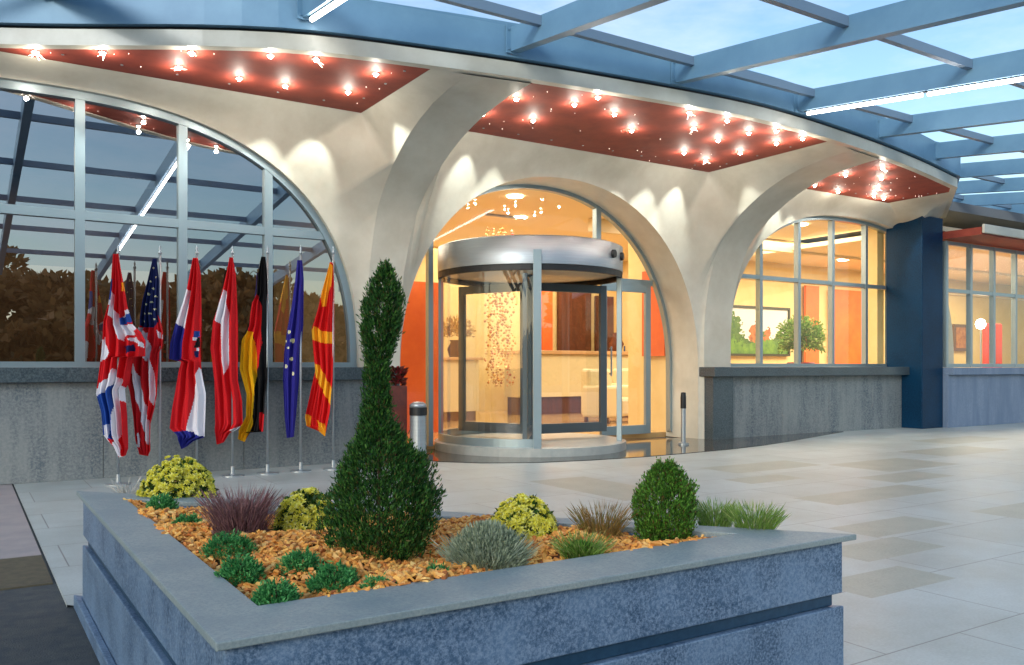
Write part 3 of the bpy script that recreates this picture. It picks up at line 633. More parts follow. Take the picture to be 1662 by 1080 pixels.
b = MB(); Mx = Matrix.Rotation(toc + R(4), 4, 'Z') @ Matrix.Translation((DR + .045, 0, 0)); b.box(-.015, -.045, .10, .02, .045, 2.28, M=Mx); b.build('front_mullion', M_ALU, rv, bevel=.003)
def curved_glass(a0, a1, nm='curved_pane'):
    b = MB(); b.lathe([(DR, .2), (DR, 2.09)], n=24, a0=a0, a1=a1); b.build(nm, M_GLASS_D, rv, smooth=True)
    b = MB(); b.lathe([(DR - .02, .11), (DR + .02, .11), (DR + .02, .2), (DR - .02, .2)], n=24, a0=a0, a1=a1); b.build('bottom_rail', M_ALU, rv)
curved_glass(toc + R(-82), toc + R(4)); curved_glass(toc + R(184), toc + R(278 - .1))
# head sensors
for da in (58, 72):
    a_ = toc + R(da); b = MB(); Mx = Matrix.Rotation(a_, 4, 'Z') @ Matrix.Translation((DR + .03, 0, 2.3)) @ Matrix.Rotation(R(90), 4, 'Y')
    b.lathe([(0, .03), (.045, .03), (.05, 0)], n=16); b.v = [tuple(Mx @ Vector(p)) for p in b.v]; b.build('door_sensor', M_BLACK, rv)
b = MB(); b.tube([(0, 0, .11), (0, 0, 2.12)], .04, 12); b.build('centre_shaft', M_GREYM, rv)
for i in range(3):
    ang = toc + R(-3) + i * R(120); Mx = Matrix.Rotation(ang, 4, 'Z'); lf = empty('door_leaf', (0, 0, 0), None, None); lf.parent = rv; lf.rotation_euler.z = ang
    b = MB()
    for x0_, x1_, z0_, z1_ in ((.05, .13, .17, 2.03), (1.0, 1.09, .17, 2.03), (.13, 1.0, .17, .29), (.13, 1.0, 1.93, 2.03)): b.box(x0_, -.025, z0_, x1_, .025, z1_)
    b.build('leaf_frame', M_GREYM, lf, bevel=.003); b = MB(); b.box(.13, -.004, .29, 1.0, .004, 1.93); b.build('leaf_pane', M_GLASS_D, lf)
# freestanding portal frame right side panel of drum
b = MB(); b.lathe([(DR - .02, 2.06), (DR + .025, 2.06), (DR + .025, 2.125), (DR - .02, 2.125)], n=64); b.build('head_rail', M_BLACK, rv)

# ash bin, posts, decor beside door
bn = empty('ash_bin', (3.93, 7.9, 0), 'steel cylindrical ash bin with dark opening left of the revolving door', 'bin')
bn.location.z = 0
b = MB(); b.lathe([(0, 0), (.085, 0), (.085, .50), (0, .50)], n=24); b.build('body', M_STEEL, bn, bevel=.004)
b = MB(); b.lathe([(.086, .50), (.09, .50), (.09, .58), (.08, .58), (.08, .5)], n=24); b.build('opening', M_BLACK, bn)
b = MB(); b.lathe([(0, .64), (.05, .635), (.088, .61), (.088, .58), (0, .58)], n=24); b.build('lid', M_STEEL, bn, smooth=True)
fc = empty('flower_column', (3.78, 8.12, 0), 'slim red brown pedestal with dark red flowers beside the left pier', 'planter')
b = MB(); b.box(-.09, -.09, 0, .09, .09, .8); b.build('pedestal', mat('red_brown_pedestal', srgb(112, 52, 40), .6, col2=srgb(84, 40, 34), scale=8), fc, bevel=.008)
th = rs.uniform(0, 6.28, 220); Cc = np.stack([np.cos(th) * rs.uniform(0, .1, 220), np.sin(th) * rs.uniform(0, .1, 220), rs.uniform(.8, .98, 220)], 1)
leaves('flowers', Cc, np.stack([np.cos(th), np.sin(th), np.full(220, .6)], 1), .06, .035, leafmat('dark_red_flower', [srgb(120, 30, 40), srgb(60, 50, 30), srgb(150, 40, 50)]), fc)
for x, y, lab in ((7.7, 7.97, 'slim steel post with black cap before the cream arch pier'),):
    pb = empty('guard_post', (x, y, .008), lab, 'post')
    b = MB(); b.lathe([(0, 0), (.07, 0), (.07, .02), (.03, .03), (.03, .62)], n=16); b.build('pole', M_STEEL, pb, smooth=False)
    b = MB(); b.lathe([(.031, .46), (.036, .46), (.036, .6), (.03, .66), (0, .665)], n=16); b.build('cap', M_BLACK, pb)

# ------------------------------------------------------------------ canopy
can = empty('glass_canopy', (6, 4, 3.9), 'blue steel and glass canopy spanning out over the hotel forecourt', 'canopy')
def GZ(y): return 3.93 + .1156 * (y - 5.88)
part(ring(.10, -.04, 3.727, 4.03, -6.3, 14.2), 'curb_beam', M_BLUE, can)
XB = [2.35 + 1.745 * i for i in range(-5, 11)]
Y0 = -2.2
for x in XB:
    ye = yf(x) - .02 if x < 14 else 12.5
    b = MB(); sl = .1156
    b.bar((x, Y0, GZ(Y0) - .11), (x, ye, GZ(ye) - .11), .09, .21); part(b, 'beam', M_BLUE, can)
    if x < 14:
        b = MB(); b.box(x - .085, ye - .035, GZ(ye) - .235, x + .085, ye - .02, GZ(ye) + .01)
        for sx in (-.065, .065):
            for sz in (-.2, -.03): b.box(x + sx - .009, ye - .045, GZ(ye) + sz - .009, x + sx + .009, ye - .035, GZ(ye) + sz + .009)
        part(b, 'bracket', M_BLUE, can)
for i in range(len(XB) - 1):
    x0_, x1_ = XB[i] + .046, XB[i + 1] - .046; xm = (x0_ + x1_) / 2; ye = min(yf(x0_), yf(x1_)) + .02 if x1_ < 14 else 12.5
    if x1_ > 14 and x0_ < 14: ye = 12.5
    b = MB(); y = 5.88; ys = []
    yy = 5.88 + 1.67 * 4
    while yy > Y0:
        if yy < (max(yf(x0_), yf(x1_)) if x1_ < 14 else 12.5) - .2 : ys.append(yy)
        yy -= 1.67
    for yy in ys:
        b = MB(); b.bar((x0_, yy, GZ(yy) - .055), (x1_, yy, GZ(yy) - .055), .055, .08, up=(0, 0, 1)); part(b, 'purlin', M_BLUE_D, can)
    ya = yf(XB[i]) if XB[i] < 14 else 12.5; yb = yf(XB[i + 1]) if XB[i + 1] < 14 else 12.5
    if XB[i + 1] > 14: ya = yb = 12.5
    b = MB(); b.add([(XB[i], Y0, GZ(Y0) + .012), (XB[i + 1], Y0, GZ(Y0) + .012), (XB[i + 1], yb, GZ(yb) + .012), (XB[i], ya, GZ(ya) + .012)], [(0, 1, 2, 3)])
    part(b, 'glass_panel', M_GLASS_R, can)
for x, lab in ((XB[5], 'glowing tube light under the canopy beam left of the entrance'), (XB[8], 'glowing tube light under the canopy beam right of the entrance')):
    y0_, y1_ = .6, yf(x) - .12
    t_ = empty('tube_light', (x, (y0_ + y1_) / 2, GZ((y0_ + y1_) / 2) - .235), lab, 'light', 'tube lights on the canopy beams')
    n_ = 4
    for i in range(n_):
        ya, yb = y0_ + (y1_ - y0_) * i / n_ + .03, y0_ + (y1_ - y0_) * (i + 1) / n_ - .03; oy = t_.location.y; oz = t_.location.z
        b = MB(); b.tube([(0, ya - oy, GZ(ya) - .245 - oz), (0, yb - oy, GZ(yb) - .245 - oz)], .019, 8); b.build('tube', M_TUBE, t_)
    b = MB(); b.bar((0, y0_ - t_.location.y, GZ(y0_) - .222 - t_.location.z), (0, y1_ - t_.location.y, GZ(y1_) - .222 - t_.location.z), .03, .012); b.build('holder', M_GREYM, t_)
# two outer canopy columns, out of the frame
for x in (XB[1], XB[11]):
    cc = empty('canopy_column', (x, -1.6, 0), 'blue steel column at the outer canopy edge ' + ('left' if x < 5 else 'right') + ' of the viewer', 'column'); b = MB(); b.tube([(0, 0, 0), (0, 0, GZ(-1.6) - .22)], .09, 16); b.build('shaft', M_BLUE, cc)

# ------------------------------------------------------------------ soffit spotlights
SP = {0: [(60, 76), (172, 76), (320, 77), (290, 112), (388, 130), (452, 80), (463, 142), (515, 97), (565, 152), (610, 123)],
      1: [(783, 188), (838, 163), (865, 198), (932, 172), (983, 155), (997, 188), (1025, 214), (1127, 182), (1126, 210), (1110, 250), (1145, 263), (1165, 230), (1180, 198), (1215, 218), (1201, 250), (1260, 235), (1285, 208), (1303, 227)],
      2: [(1322, 303), (1360, 313), (1372, 286), (1432, 275), (1430, 292), (1424, 308), (1418, 320), (1434, 324)]}
where = ['left red soffit panel above the flags', 'middle red soffit panel above the revolving door', 'right red soffit panel above the lobby window']
proto = None
for bay, L in SP.items():
    for i, (u, v) in enumerate(L):
        p = at_z(u, v, ZS - .02); burst = (u, v) in ((60, 76), (172, 76), (290, 112), (515, 97), (1127, 182), (1126, 210), (1432, 275), (1424, 308), (1145, 263))
        lab = ('spotlight with modelled starburst flare' if burst else 'small round spotlight') + ' glowing in the ' + where[bay]
        s = empty('spotlight', (p.x, min(8.1, max(p.y, yf(p.x) + .2)), ZS), lab, 'spotlight', ('flared' if burst else 'round') + ' spotlights in the ' + where[bay])
        b = MB(); b.lathe([(.022, 0), (.034, 0), (.034, -.008), (.022, -.012)], n=12); b.build('trim_ring', M_STEEL, s)
        b = MB(); r = .019; b.lathe([(.001, -.012 - r), (r * .7, -.012 - r * .7), (r, -.012), (r * .7, -.004), (.001, -.002)], n=10); b.build('bulb', M_LAMP, s, smooth=True)
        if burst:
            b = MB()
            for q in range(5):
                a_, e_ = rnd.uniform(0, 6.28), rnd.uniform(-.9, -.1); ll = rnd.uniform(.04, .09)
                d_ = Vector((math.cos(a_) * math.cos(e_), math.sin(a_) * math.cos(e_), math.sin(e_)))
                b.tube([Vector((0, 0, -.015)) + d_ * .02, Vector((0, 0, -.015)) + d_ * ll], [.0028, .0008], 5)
            b.build('flare_spike', mat('flare_glow', (1, .9, .8, 1), .1, emit=(1, .8, .65, 1), estr=3.5), s)  # glowing rods shaped to imitate the lamp's star flare
        Ld = bpy.data.lights.get('spot_beam')
        if not Ld:
            Ld = bpy.data.lights.new('spot_beam', 'POINT'); Ld.energy = 1.9; Ld.color = (1, .93, .8); Ld.shadow_soft_size = .02
        lo = bpy.data.objects.new('spot_beam', Ld); C.objects.link(lo); lo.parent = s; lo.location = (0, 0, -.075)

for (cx, a, z0, zb, zt, yg, rl, rr, sx0, sx1, ex) in BAYS:
    b = MB()
    for k_ in range(34):
        x = rnd.uniform(sx0 + .05, sx1 - .05); y = rnd.uniform(yf(x) + .1, 8.12)
        if 8.12 - yf(x) < .15: continue
        q_ = rnd.uniform(.0025, .005); b.lathe([(.0005, -q_), (q_, 0), (.0005, q_)], (x, y, ZS - .001), 5)
    o = part(b, 'fibre_stars', mat('fibre_glow', (1, 1, 1, 1), emit=(1, .8, .65, 1), estr=2.5)); o['kind'] = 'stuff'
Lw = bpy.data.lights.new('wash_beam', 'SPOT'); Lw.energy = 22; Lw.spot_size = R(48); Lw.spot_blend = .6; Lw.color = (.94, 1, .93); Lw.shadow_soft_size = .01  # small lamps added to throw light pools onto the vaults
WW = [(0, [-.2, .25, .7, 1.15, 1.6, 2.05, 2.5, 2.95], [7.7, 7.2, 6.8]), (1, [4.75, 5.2, 5.65, 6.1, 6.55, 7.0, 7.45, 7.9], [7.7, 7.2, 6.7]), (2, [10.0, 10.4, 10.8, 11.2, 11.6, 12.0], [7.8, 7.4])]
for bay, xs_, ys_ in WW:
    sx1 = BAYS[bay][9]
    for (x, y) in [(x, 7.97) for x in xs_] + [(sx1 - .17, y) for y in ys_]:
        s = empty('added_wash_lamp', (x, y, ZS), 'tiny added light pool lamp edging the ' + where[bay], 'spotlight', 'added light pool lamps along the edge of the ' + where[bay])
        b = MB(); b.lathe([(.006, .001), (.012, .001), (.012, -.004), (.006, -.004)], n=10); b.build('trim_ring', M_STEEL, s)
        lo = bpy.data.objects.new('wash_beam', Lw); C.objects.link(lo); lo.parent = s; lo.location = (0, 0, -.02)
        lo.rotation_euler = (R(36), 0, 0) if y == 7.97 else (0, R(-42), 0)
# ------------------------------------------------------------------ flags
def pip(x, y, poly):
    c = False; j = len(poly) - 1
    for i in range(len(poly)):
        xi, yi = poly[i]; xj, yj = poly[j]
        if (yi > y) != (yj > y) and x < (xj - xi) * (y - yi) / (yj - yi) + xi: c = not c
        j = i
    return c
FC = {'red': srgb(204, 26, 34), 'white': srgb(222, 220, 228), 'blue': srgb(40, 44, 130), 'navy': srgb(24, 34, 84), 'black': srgb(18, 16, 18), 'gold': srgb(240, 178, 20), 'eu': srgb(42, 38, 128), 'yel': srgb(246, 176, 40), 'redmk': srgb(214, 28, 30), 'star': srgb(220, 214, 170), 'ukblue': srgb(34, 72, 150)}
def cloth_mat(k):
    return mat('cloth_' + k, FC[k], .75, bump=.15, bscale=300, spec=.2)
# outline rows are (height, left, right) in cloth units; 1 unit = 1 cm of cloth drawn on a 2 mm grid
U = 1 / 2.7 / F_PX
def flag(u_pole, name, label, sil, base, pats, y, folds=3, seed=0, amp=.03, stars=None, pole_top=75):
    """sil and pats are drawn in a flat sheet (x right, y down); the sheet is then folded into real cloth"""
    base_p = at_y(u_pole, 595, y); dep = base_p.x * .5403 + base_p.y * .8413; s = dep * U
    xp = (u_pole - 130) * 2.7
    root = empty(name, (base_p.x, y, 0), label, 'flag', 'national flags on poles before the left window', rz=-YAW)
    zz = lambda py: 1 + (HZ - (380 + py / 2.7)) / F_PX * dep
    y0 = min(p[1] for p in sil); y1 = max(p[1] for p in sil); r_ = random.Random(seed); ph_ = r_.uniform(0, 6)
    NZ, NX = 240, 84; b = MB(); order = [base]; 
    for c_, _ in pats:
        if c_ not in order: order.append(c_)
    if stars: order.append('star')
    rows = []
    def span(py):
        xs = []
        for i in range(len(sil)):
            (xa, ya), (xb, yb) = sil[i], sil[(i + 1) % len(sil)]
            if (ya > py) != (yb > py): xs.append(xa + (xb - xa) * (py - ya) / (yb - ya))
        return (min(xs), max(xs)) if xs else None
    for i in range(NZ + 1):
        py = y0 + .5 + (y1 - y0 - 1) * i / NZ; sp = span(py) or (xp - 3, xp + 3); t = i / NZ; row = []
        for j in range(NX + 1):
            q = j / NX; px = sp[0] + (sp[1] - sp[0]) * q
            wd = (sp[1] - sp[0]) / 100
            dy = amp * min(1, wd * 1.2) * (math.sin(folds * 2 * math.pi * q + ph_ + 1.6 * t + .5 * math.sin(5 * t + ph_)) + .45 * math.sin(folds * 4.4 * math.pi * q + 2.2 * ph_ - 2 * t))
            row.append((px, py, dy))
        rows.append(row)
    vs = [((px - xp) * s, dy - .012, zz(py)) for row in rows for px, py, dy in row]; fs, mi = [], []
    for i in range(NZ):
        for j in range(NX):
            cx_ = (rows[i][j][0] + rows[i + 1][j + 1][0]) / 2; cy_ = (rows[i][j][1] + rows[i + 1][j + 1][1]) / 2; k_ = 0
            for c_, poly in pats:
                if pip(cx_, cy_, poly): k_ = order.index(c_)
            if stars:
                for sx, sy, sr in stars:
                    if (cx_ - sx) ** 2 + (cy_ - sy) ** 2 < sr * sr: k_ = order.index('star')
            a_ = i * (NX + 1) + j; fs.append((a_, a_ + NX + 1, a_ + NX + 2, a_ + 1)); mi.append(k_)
    b.v, b.f, b.mi = vs, fs, mi
    o = b.build('cloth', [cloth_mat(k_) for k_ in order], root, smooth=True); sm = o.modifiers.new('thickness', 'SOLIDIFY'); sm.thickness = .003
    zt = zz(pole_top)
    b = MB(); b.tube([(0, .02, 0), (0, .02, zt - .02)], .011, 10); b.build('pole', M_STEEL, root, smooth=True)
    b = MB(); b.lathe([(.001, .0), (.018, .01), (.012, .028), (.006, .035), (.012, .05), (.001, .085)], (0, .02, zt - .03), 12); b.build('finial', M_STEEL, root, smooth=True)
    b = MB(); b.lathe([(0, 0), (.10, 0), (.10, .012), (.02, .022), (.016, .09), (0, .09)], (0, .02, 0), 20); b.build('base', M_STEEL, root)
YF = 7.93
flag(258, 'flag', 'stars and stripes flag with navy canton, second from left, hanging beside the union flag',
     [(322, 108), (336, 108), (346, 200), (345, 350), (365, 430), (366, 490), (352, 520), (345, 700), (335, 760), (315, 830), (312, 950), (300, 972), (265, 965), (248, 900), (240, 800), (225, 690), (210, 640), (208, 560), (225, 500), (250, 430), (268, 400), (268, 370), (278, 300), (302, 200)],
     'red', [('navy', [(320, 100), (340, 100), (348, 200), (346, 380), (335, 410), (300, 412), (255, 400), (268, 370), (275, 300), (300, 190)]),
             ('white', [(250, 405), (284, 412), (300, 520), (290, 560), (270, 490)]), ('white', [(288, 430), (303, 440), (322, 600), (335, 740), (318, 760), (300, 620)]),
             ('white', [(213, 570), (235, 560), (280, 690), (310, 860), (303, 930), (290, 900), (262, 760), (235, 660)]), ('white', [(340, 420), (358, 440), (362, 462), (345, 455)]), ('white', [(248, 880), (262, 870), (270, 950), (255, 930)])],
     YF, 4, 5, stars=[(325, 150, 4), (335, 190, 4), (312, 210, 4), (325, 240, 4), (305, 265, 4), (335, 275, 4), (318, 300, 4), (295, 310, 4), (332, 330, 4), (290, 350, 4), (312, 350, 4), (330, 375, 5), (290, 385, 4)])
flag(190, 'flag', 'red white and blue union flag, leftmost in the row of flags',
     [(150, 88), (170, 88), (180, 150), (196, 230), (215, 330), (235, 400), (268, 430), (288, 470), (285, 540), (240, 520), (225, 590), (215, 650), (195, 680), (205, 800), (210, 940), (200, 972), (172, 978), (150, 930), (125, 905), (105, 880), (95, 780), (72, 700), (85, 600), (95, 520), (105, 380), (130, 300), (140, 230), (145, 150)],
     'red', [('white', [(127, 300), (146, 230), (160, 330), (190, 430), (190, 470), (160, 440), (130, 340)]), ('ukblue', [(136, 190), (148, 200), (146, 245), (132, 290), (128, 270)]),
             ('white', [(102, 450), (120, 480), (136, 520), (122, 548), (90, 560), (95, 500)]), ('white', [(68, 705), (78, 668), (110, 640), (150, 590), (190, 650), (205, 700), (200, 740), (180, 720), (160, 650), (110, 690), (80, 715)]),
             ('ukblue', [(74, 712), (112, 690), (142, 660), (148, 760), (145, 900), (105, 885), (95, 780)]), ('white', [(108, 840), (130, 830), (130, 915), (108, 890)]),
             ('white', [(142, 655), (178, 660), (182, 980), (150, 960)]), ('yel', [(183, 215), (193, 215), (196, 250), (185, 252)]), ('white', [(180, 385), (212, 330), (225, 345), (215, 370), (185, 400)]),
             ('ukblue', [(184, 372), (225, 345), (235, 385), (190, 400)]), ('white', [(188, 402), (245, 395), (250, 440), (195, 450)]), ('navy', [(190, 492), (235, 486), (240, 512), (200, 525)]), ('white', [(215, 460), (250, 450), (280, 480), (282, 500), (250, 480)])],
     YF - .06, 4, 2, .035)
flag(318, 'flag', 'red, white and blue tricolour flag with dark checkered crest, third from left',
     [(495, 105), (516, 105), (528, 180), (530, 400), (525, 500), (530, 600), (550, 700), (546, 890), (500, 905), (470, 930), (445, 942), (425, 880), (390, 850), (400, 760), (430, 600), (442, 560), (385, 548), (390, 480), (420, 380), (450, 300), (470, 230)],
     'red', [('white', [(463, 235), (482, 250), (476, 330), (462, 418), (415, 400), (450, 290)]), ('blue', [(400, 400), (420, 388), (464, 418), (452, 500), (442, 575), (380, 550), (388, 480)]),
             ('white', [(520, 585), (535, 600), (555, 700), (548, 895), (468, 862)]), ('blue', [(418, 866), (470, 860), (548, 893), (500, 908), (470, 935), (440, 945)]),
             ('ukblue', [(508, 425), (524, 425), (524, 450), (505, 455)]), ('white', [(503, 455), (513, 455), (513, 468), (503, 468)]), ('black', [(513, 455), (524, 455), (524, 495), (505, 500)]), ('white', [(510, 500), (520, 500), (520, 512), (510, 512)]), ('navy', [(505, 512), (520, 512), (518, 540), (508, 540)])], YF, 3, 3)
flag(376, 'flag', 'red flag with one white band, fourth from left between tricolour and black red gold flag',
     [(655, 103), (670, 103), (682, 180), (690, 400), (690, 640), (708, 730), (712, 830), (690, 855), (655, 872), (630, 912), (600, 922), (590, 850), (585, 640), (566, 500), (580, 380), (600, 330), (625, 240), (645, 160)],
     'red', [('white', [(632, 243), (644, 255), (650, 350), (652, 560), (636, 622), (622, 560), (618, 400), (594, 378), (608, 320)]), ('white', [(660, 858), (700, 842), (704, 868), (668, 880)])], YF, 3, 8)
flag(433, 'flag', 'black, red and gold flag, third from the right of the row',
     [(795, 100), (812, 100), (820, 200), (822, 400), (822, 640), (812, 700), (806, 866), (762, 850), (722, 910), (695, 898), (702, 860), (733, 800), (735, 700), (703, 590), (710, 470), (740, 400), (755, 300), (776, 260), (780, 180)],
     'black', [('red', [(750, 310), (778, 262), (800, 330), (800, 480), (790, 560), (775, 600), (765, 440), (742, 425)]), ('gold', [(738, 425), (762, 432), (775, 560), (766, 700), (758, 835), (722, 915), (690, 900), (700, 850), (733, 800), (733, 700), (700, 590), (706, 470)]), ('red', [(790, 780), (810, 790), (808, 868), (785, 860)])], YF, 3, 11)
flag(487, 'flag', 'dark blue flag with a ring of pale stars, second from right',
     [(952, 115), (973, 115), (979, 200), (975, 400), (960, 560), (956, 640), (945, 780), (935, 890), (906, 893), (896, 800), (888, 640), (893, 520), (905, 420), (925, 320), (942, 200)],
     'eu', [], YF, 2, 14, stars=[(918, 430, 8), (932, 468, 9), (915, 500, 5), (927, 548, 8), (904, 580, 8), (934, 612, 8), (900, 470, 5)])
flag(540, 'flag', 'red flag with yellow sun rays, rightmost of the row beside the conifer',
     [(1095, 125), (1108, 128), (1113, 250), (1113, 450), (1108, 640), (1102, 700), (1096, 780), (1074, 886), (1048, 862), (998, 840), (992, 800), (1010, 720), (1035, 600), (1022, 480), (1016, 420), (1042, 330), (1060, 250), (1080, 180)],
     'redmk', [('yel', [(1093, 125), (1108, 140), (1102, 230), (1090, 250), (1078, 320), (1058, 320), (1060, 255), (1080, 180)]), ('yel', [(1012, 425), (1030, 405), (1060, 425), (1110, 432), (1112, 482), (1060, 478), (1018, 462)]),
             ('yel', [(1032, 570), (1050, 575), (1110, 690), (1098, 748), (1070, 700), (1034, 625)]), ('yel', [(1036, 815), (1078, 838), (1076, 890), (1048, 862)]), ('yel', [(990, 785), (1012, 800), (1008, 845), (990, 830)])], YF, 3, 17)

# ------------------------------------------------------------------ planter
PX0, PX1, PY0, PY1, PZ = .40, 2.325, 1.65, 3.985, .482
pl = empty('stone_planter', (PX0, PY0, 0), 'large blue grey granite planter box with coping and dark groove in the foreground', 'planter')
def P(x, y): return (x - PX0, y - PY0)
def inset(d, e=None):
    """inner corners of the triangular planter, walls moved in by d (left), front by e"""
    e = d if e is None else e
    hx, hy = PX1 - PX0, PY1 - PY0; L = math.hypot(hx, hy); nx_, ny_ = -hy / L, -hx / L   # inward normal of the diagonal
    h = d if d < .1 else .1
    # diagonal line: points p with (p - A).n = h ; A = (PX1, PY0)
    x = PX0 + d; y = PY0 + e
    f_y = lambda X: PY0 + (h - (X - PX1) * nx_) / ny_
    f_x = lambda Y: PX1 + (h - (Y - PY0) * ny_) / nx_
    return [(x, y), (f_x(y), y), (x, f_y(x))]
def tri_wall(d0, z0, z1, d1, name, m, e0=None, e1=None, bevel=.004):
    A = inset(d0, e0); B_ = inset(d1, e1); b = MB(); vs = [(*P(*p), z0) for p in A] + [(*P(*p), z1) for p in A] + [(*P(*p), z0) for p in B_] + [(*P(*p), z1) for p in B_]
    fs = []
    for i in range(3):
        j = (i + 1) % 3; fs += [(i, j, j + 3, i + 3), (i + 6, i + 9, j + 9, j + 6), (i + 3, j + 3, j + 9, i + 9), (i, i + 6, j + 6, j)]
    b.add(vs, fs); return b.build(name, m, pl, bevel=bevel)
tri_wall(.0, .464, PZ, .14, 'coping', M_COPE, 0, .21, bevel=.003)
tri_wall(.02, .302, .463, .12, 'upper_course', M_PLANT)
tri_wall(.034, .264, .301, .12, 'groove', M_GROOVE)
tri_wall(.018, .0, .263, .12, 'lower_course', M_PLANT)
tri_wall(-.008, -.01, .045, .017, 'plinth', M_PLANT)
# mulch surface
T = inset(.13, .20); A_, B2, C3 = [Vector((*p, 0)) for p in T]
b = MB(); n = 60; idx = {}
def hgt(x, y): return .455 + .014 * math.sin(9 * x + 3 * y) + .012 * math.sin(17 * y - 6 * x)
for i in range(n + 1):
    for j in range(n + 1 - i):
        p = A_ + (B2 - A_) * (i / n) + (C3 - A_) * (j / n); idx[i, j] = len(b.v); b.v.append((p.x, p.y, hgt(p.x, p.y)))
for i in range(n):
    for j in range(n - i):
        b.f.append((idx[i, j], idx[i + 1, j], idx[i, j + 1])); b.mi.append(0)
        if j < n - i - 1: b.f.append((idx[i + 1, j], idx[i + 1, j + 1], idx[i, j + 1])); b.mi.append(0)
tag(b.build('soil', M_SOIL), kind='structure')
N = 9000; vs = []; fs = []
for k in range(N):
    r1, r2 = rnd.random(), rnd.random()
    if r1 + r2 > 1: r1, r2 = 1 - r1, 1 - r2
    p = A_ + (B2 - A_) * r1 + (C3 - A_) * r2; L_ = rnd.uniform(.007, .02); W_ = rnd.uniform(.004, .009); H_ = rnd.uniform(.0015, .004)
    Mx = Matrix.Translation((p.x, p.y, hgt(p.x, p.y) + rnd.uniform(.002, .014))) @ Matrix.Rotation(rnd.uniform(0, 6.28), 4, 'Z') @ Matrix.Rotation(rnd.gauss(0, .45), 4, 'X') @ Matrix.Rotation(rnd.gauss(0, .45), 4, 'Y')
    o = len(vs)
    for x, y, z in ((-L_, -W_, -H_), (L_, -W_ * .6, -H_), (L_ * .9, W_, -H_), (-L_ * .8, W_ * .8, -H_), (-L_ * .9, -W_ * .8, H_), (L_ * .9, -W_ * .6, H_), (L_ * .8, W_ * .8, H_), (-L_ * .8, W_ * .7, H_)): vs.append(Mx @ Vector((x, y, z)))
    fs += [tuple(q + o for q in f) for f in ((0, 3, 2, 1), (4, 5, 6, 7), (0, 1, 5, 4), (1, 2, 6, 5), (2, 3, 7, 6), (3, 0, 4, 7))]
b = MB(); b.add(vs, fs); tag(b.build('wood_chips', M_CHIP), 'orange brown wood chip mulch covering the planter bed', 'mulch', kind='stuff')

# ------------------------------------------------------------------ plants in the bed
def interp(z, T_):
    for i in range(1, len(T_)):
        if z <= T_[i][0]: t = (z - T_[i - 1][0]) / (T_[i][0] - T_[i - 1][0]); return T_[i - 1][1] + (T_[i][1] - T_[i - 1][1]) * t
    return T_[-1][1]
def conifer(name, u, v, prof, n, ln, wd, m, label, cat, seed, zg=.455, up=1.0, group=None, shift=None):
    """prof: (height, radius); sprays fan out of short branchlets scattered through the crown"""
    p = at_z(u, v, zg); r0 = np.random.RandomState(seed); H = prof[-1][0]
    root = empty(name, (p.x, p.y, zg - .01), label, cat, group)
    nb = n // 14; cs, ds = [], []
    zs = r0.uniform(0, H, nb * 4); rz = np.array([interp(z, prof) for z in zs]); keep = r0.uniform(0, max(rz), nb * 4) < rz + max(rz) * .12; zs = zs[keep][:nb]; rz = rz[keep][:nb]
    th_ = r0.uniform(0, 2 * np.pi, len(zs)); q = r0.uniform(.45, 1.0, len(zs)) ** .5
    cell_ = np.floor(th_ * 2.2 + 3 * np.sin(zs * 20)) * 13.7 + np.floor(zs / max(H * .055, .012)) * 7.31
    lump = 1 + .11 * np.sin(3 * th_ + 16 * zs + seed) + .34 * (np.abs(np.sin(cell_ * 12.9898)) - .55) + (r0.uniform(0, 1, len(zs)) > .96) * .16
    sx = np.array([shift(z) if shift else 0 for z in zs])
    for k_ in range(14):
        a_ = th_ + r0.normal(0, .10, len(zs)); rr2 = rz * q * lump + r0.normal(0, ln * .35, len(zs)); z2 = zs + r0.normal(0, ln * .6, len(zs))
        cs.append(np.stack([np.cos(a_) * rr2 + sx * .8415, np.sin(a_) * rr2 - sx * .5405, np.maximum(z2, .002)], 1))
        ds.append(np.stack([np.cos(a_) * .55 + r0.normal(0, .35, len(zs)), np.sin(a_) * .55 + r0.normal(0, .35, len(zs)), up + r0.normal(0, .4, len(zs))], 1))
    cs = np.concatenate(cs); ds = np.concatenate(ds)
    leaves('foliage', cs, ds, r0.uniform(.6, 1.3, len(cs)) * ln, r0.uniform(.7, 1.2, len(cs)) * wd, m, root, seed=seed)
    b = MB(); b.tube([(0, 0, -.03), (0, 0, H * .5), (0, 0, H * .9)], [max(prof[0][1] * .08, .004), max(prof[0][1] * .05, .003), .002], 6); b.build('stem', M_STEM, root)
    return root
conifer('conifer', 615, 905, [(0, .08), (.04, .118), (.10, .147), (.17, .152), (.24, .130), (.30, .098), (.345, .062), (.41, .036), (.50, .029), (.58, .031), (.65, .048), (.71, .055), (.76, .044), (.80, .024), (.84, .006)], 42000, .0135, .0045, M_THUJA,
        'tall dark green conifer with a narrow twisted top in the planter', 'shrub', 5, shift=lambda z: .012 * math.sin(z * 9) + .012 * z)
conifer('round_shrub', 1080, 878, [(0, .05), (.03, .074), (.08, .087), (.14, .085), (.19, .068), (.225, .042), (.25, .016)], 15000, .012, .0048, M_BOX, 'dense bright green egg shaped shrub near the right planter corner', 'shrub', 6)
SM = [((262, 838), .062, .05, 'below the rear yellow flowers'), ((305, 866), .05, .042, 'along the left coping, beside the heather'), ((370, 908), .06, .062, 'in front of the purple heather'), ((390, 948), .058, .052, 'by the left coping, in front of the heather'), ((487, 935), .052, .055, 'left of the tall conifer'), ((543, 957), .052, .05, 'in front of the tall conifer, near the front coping'), ((447, 988), .05, .045, 'in the front left planter corner'), ((612, 966), .03, .04, 'tiny, at the front coping under the tall conifer'), ((707, 946), .034, .034, 'tiny, left of the silver bush')]
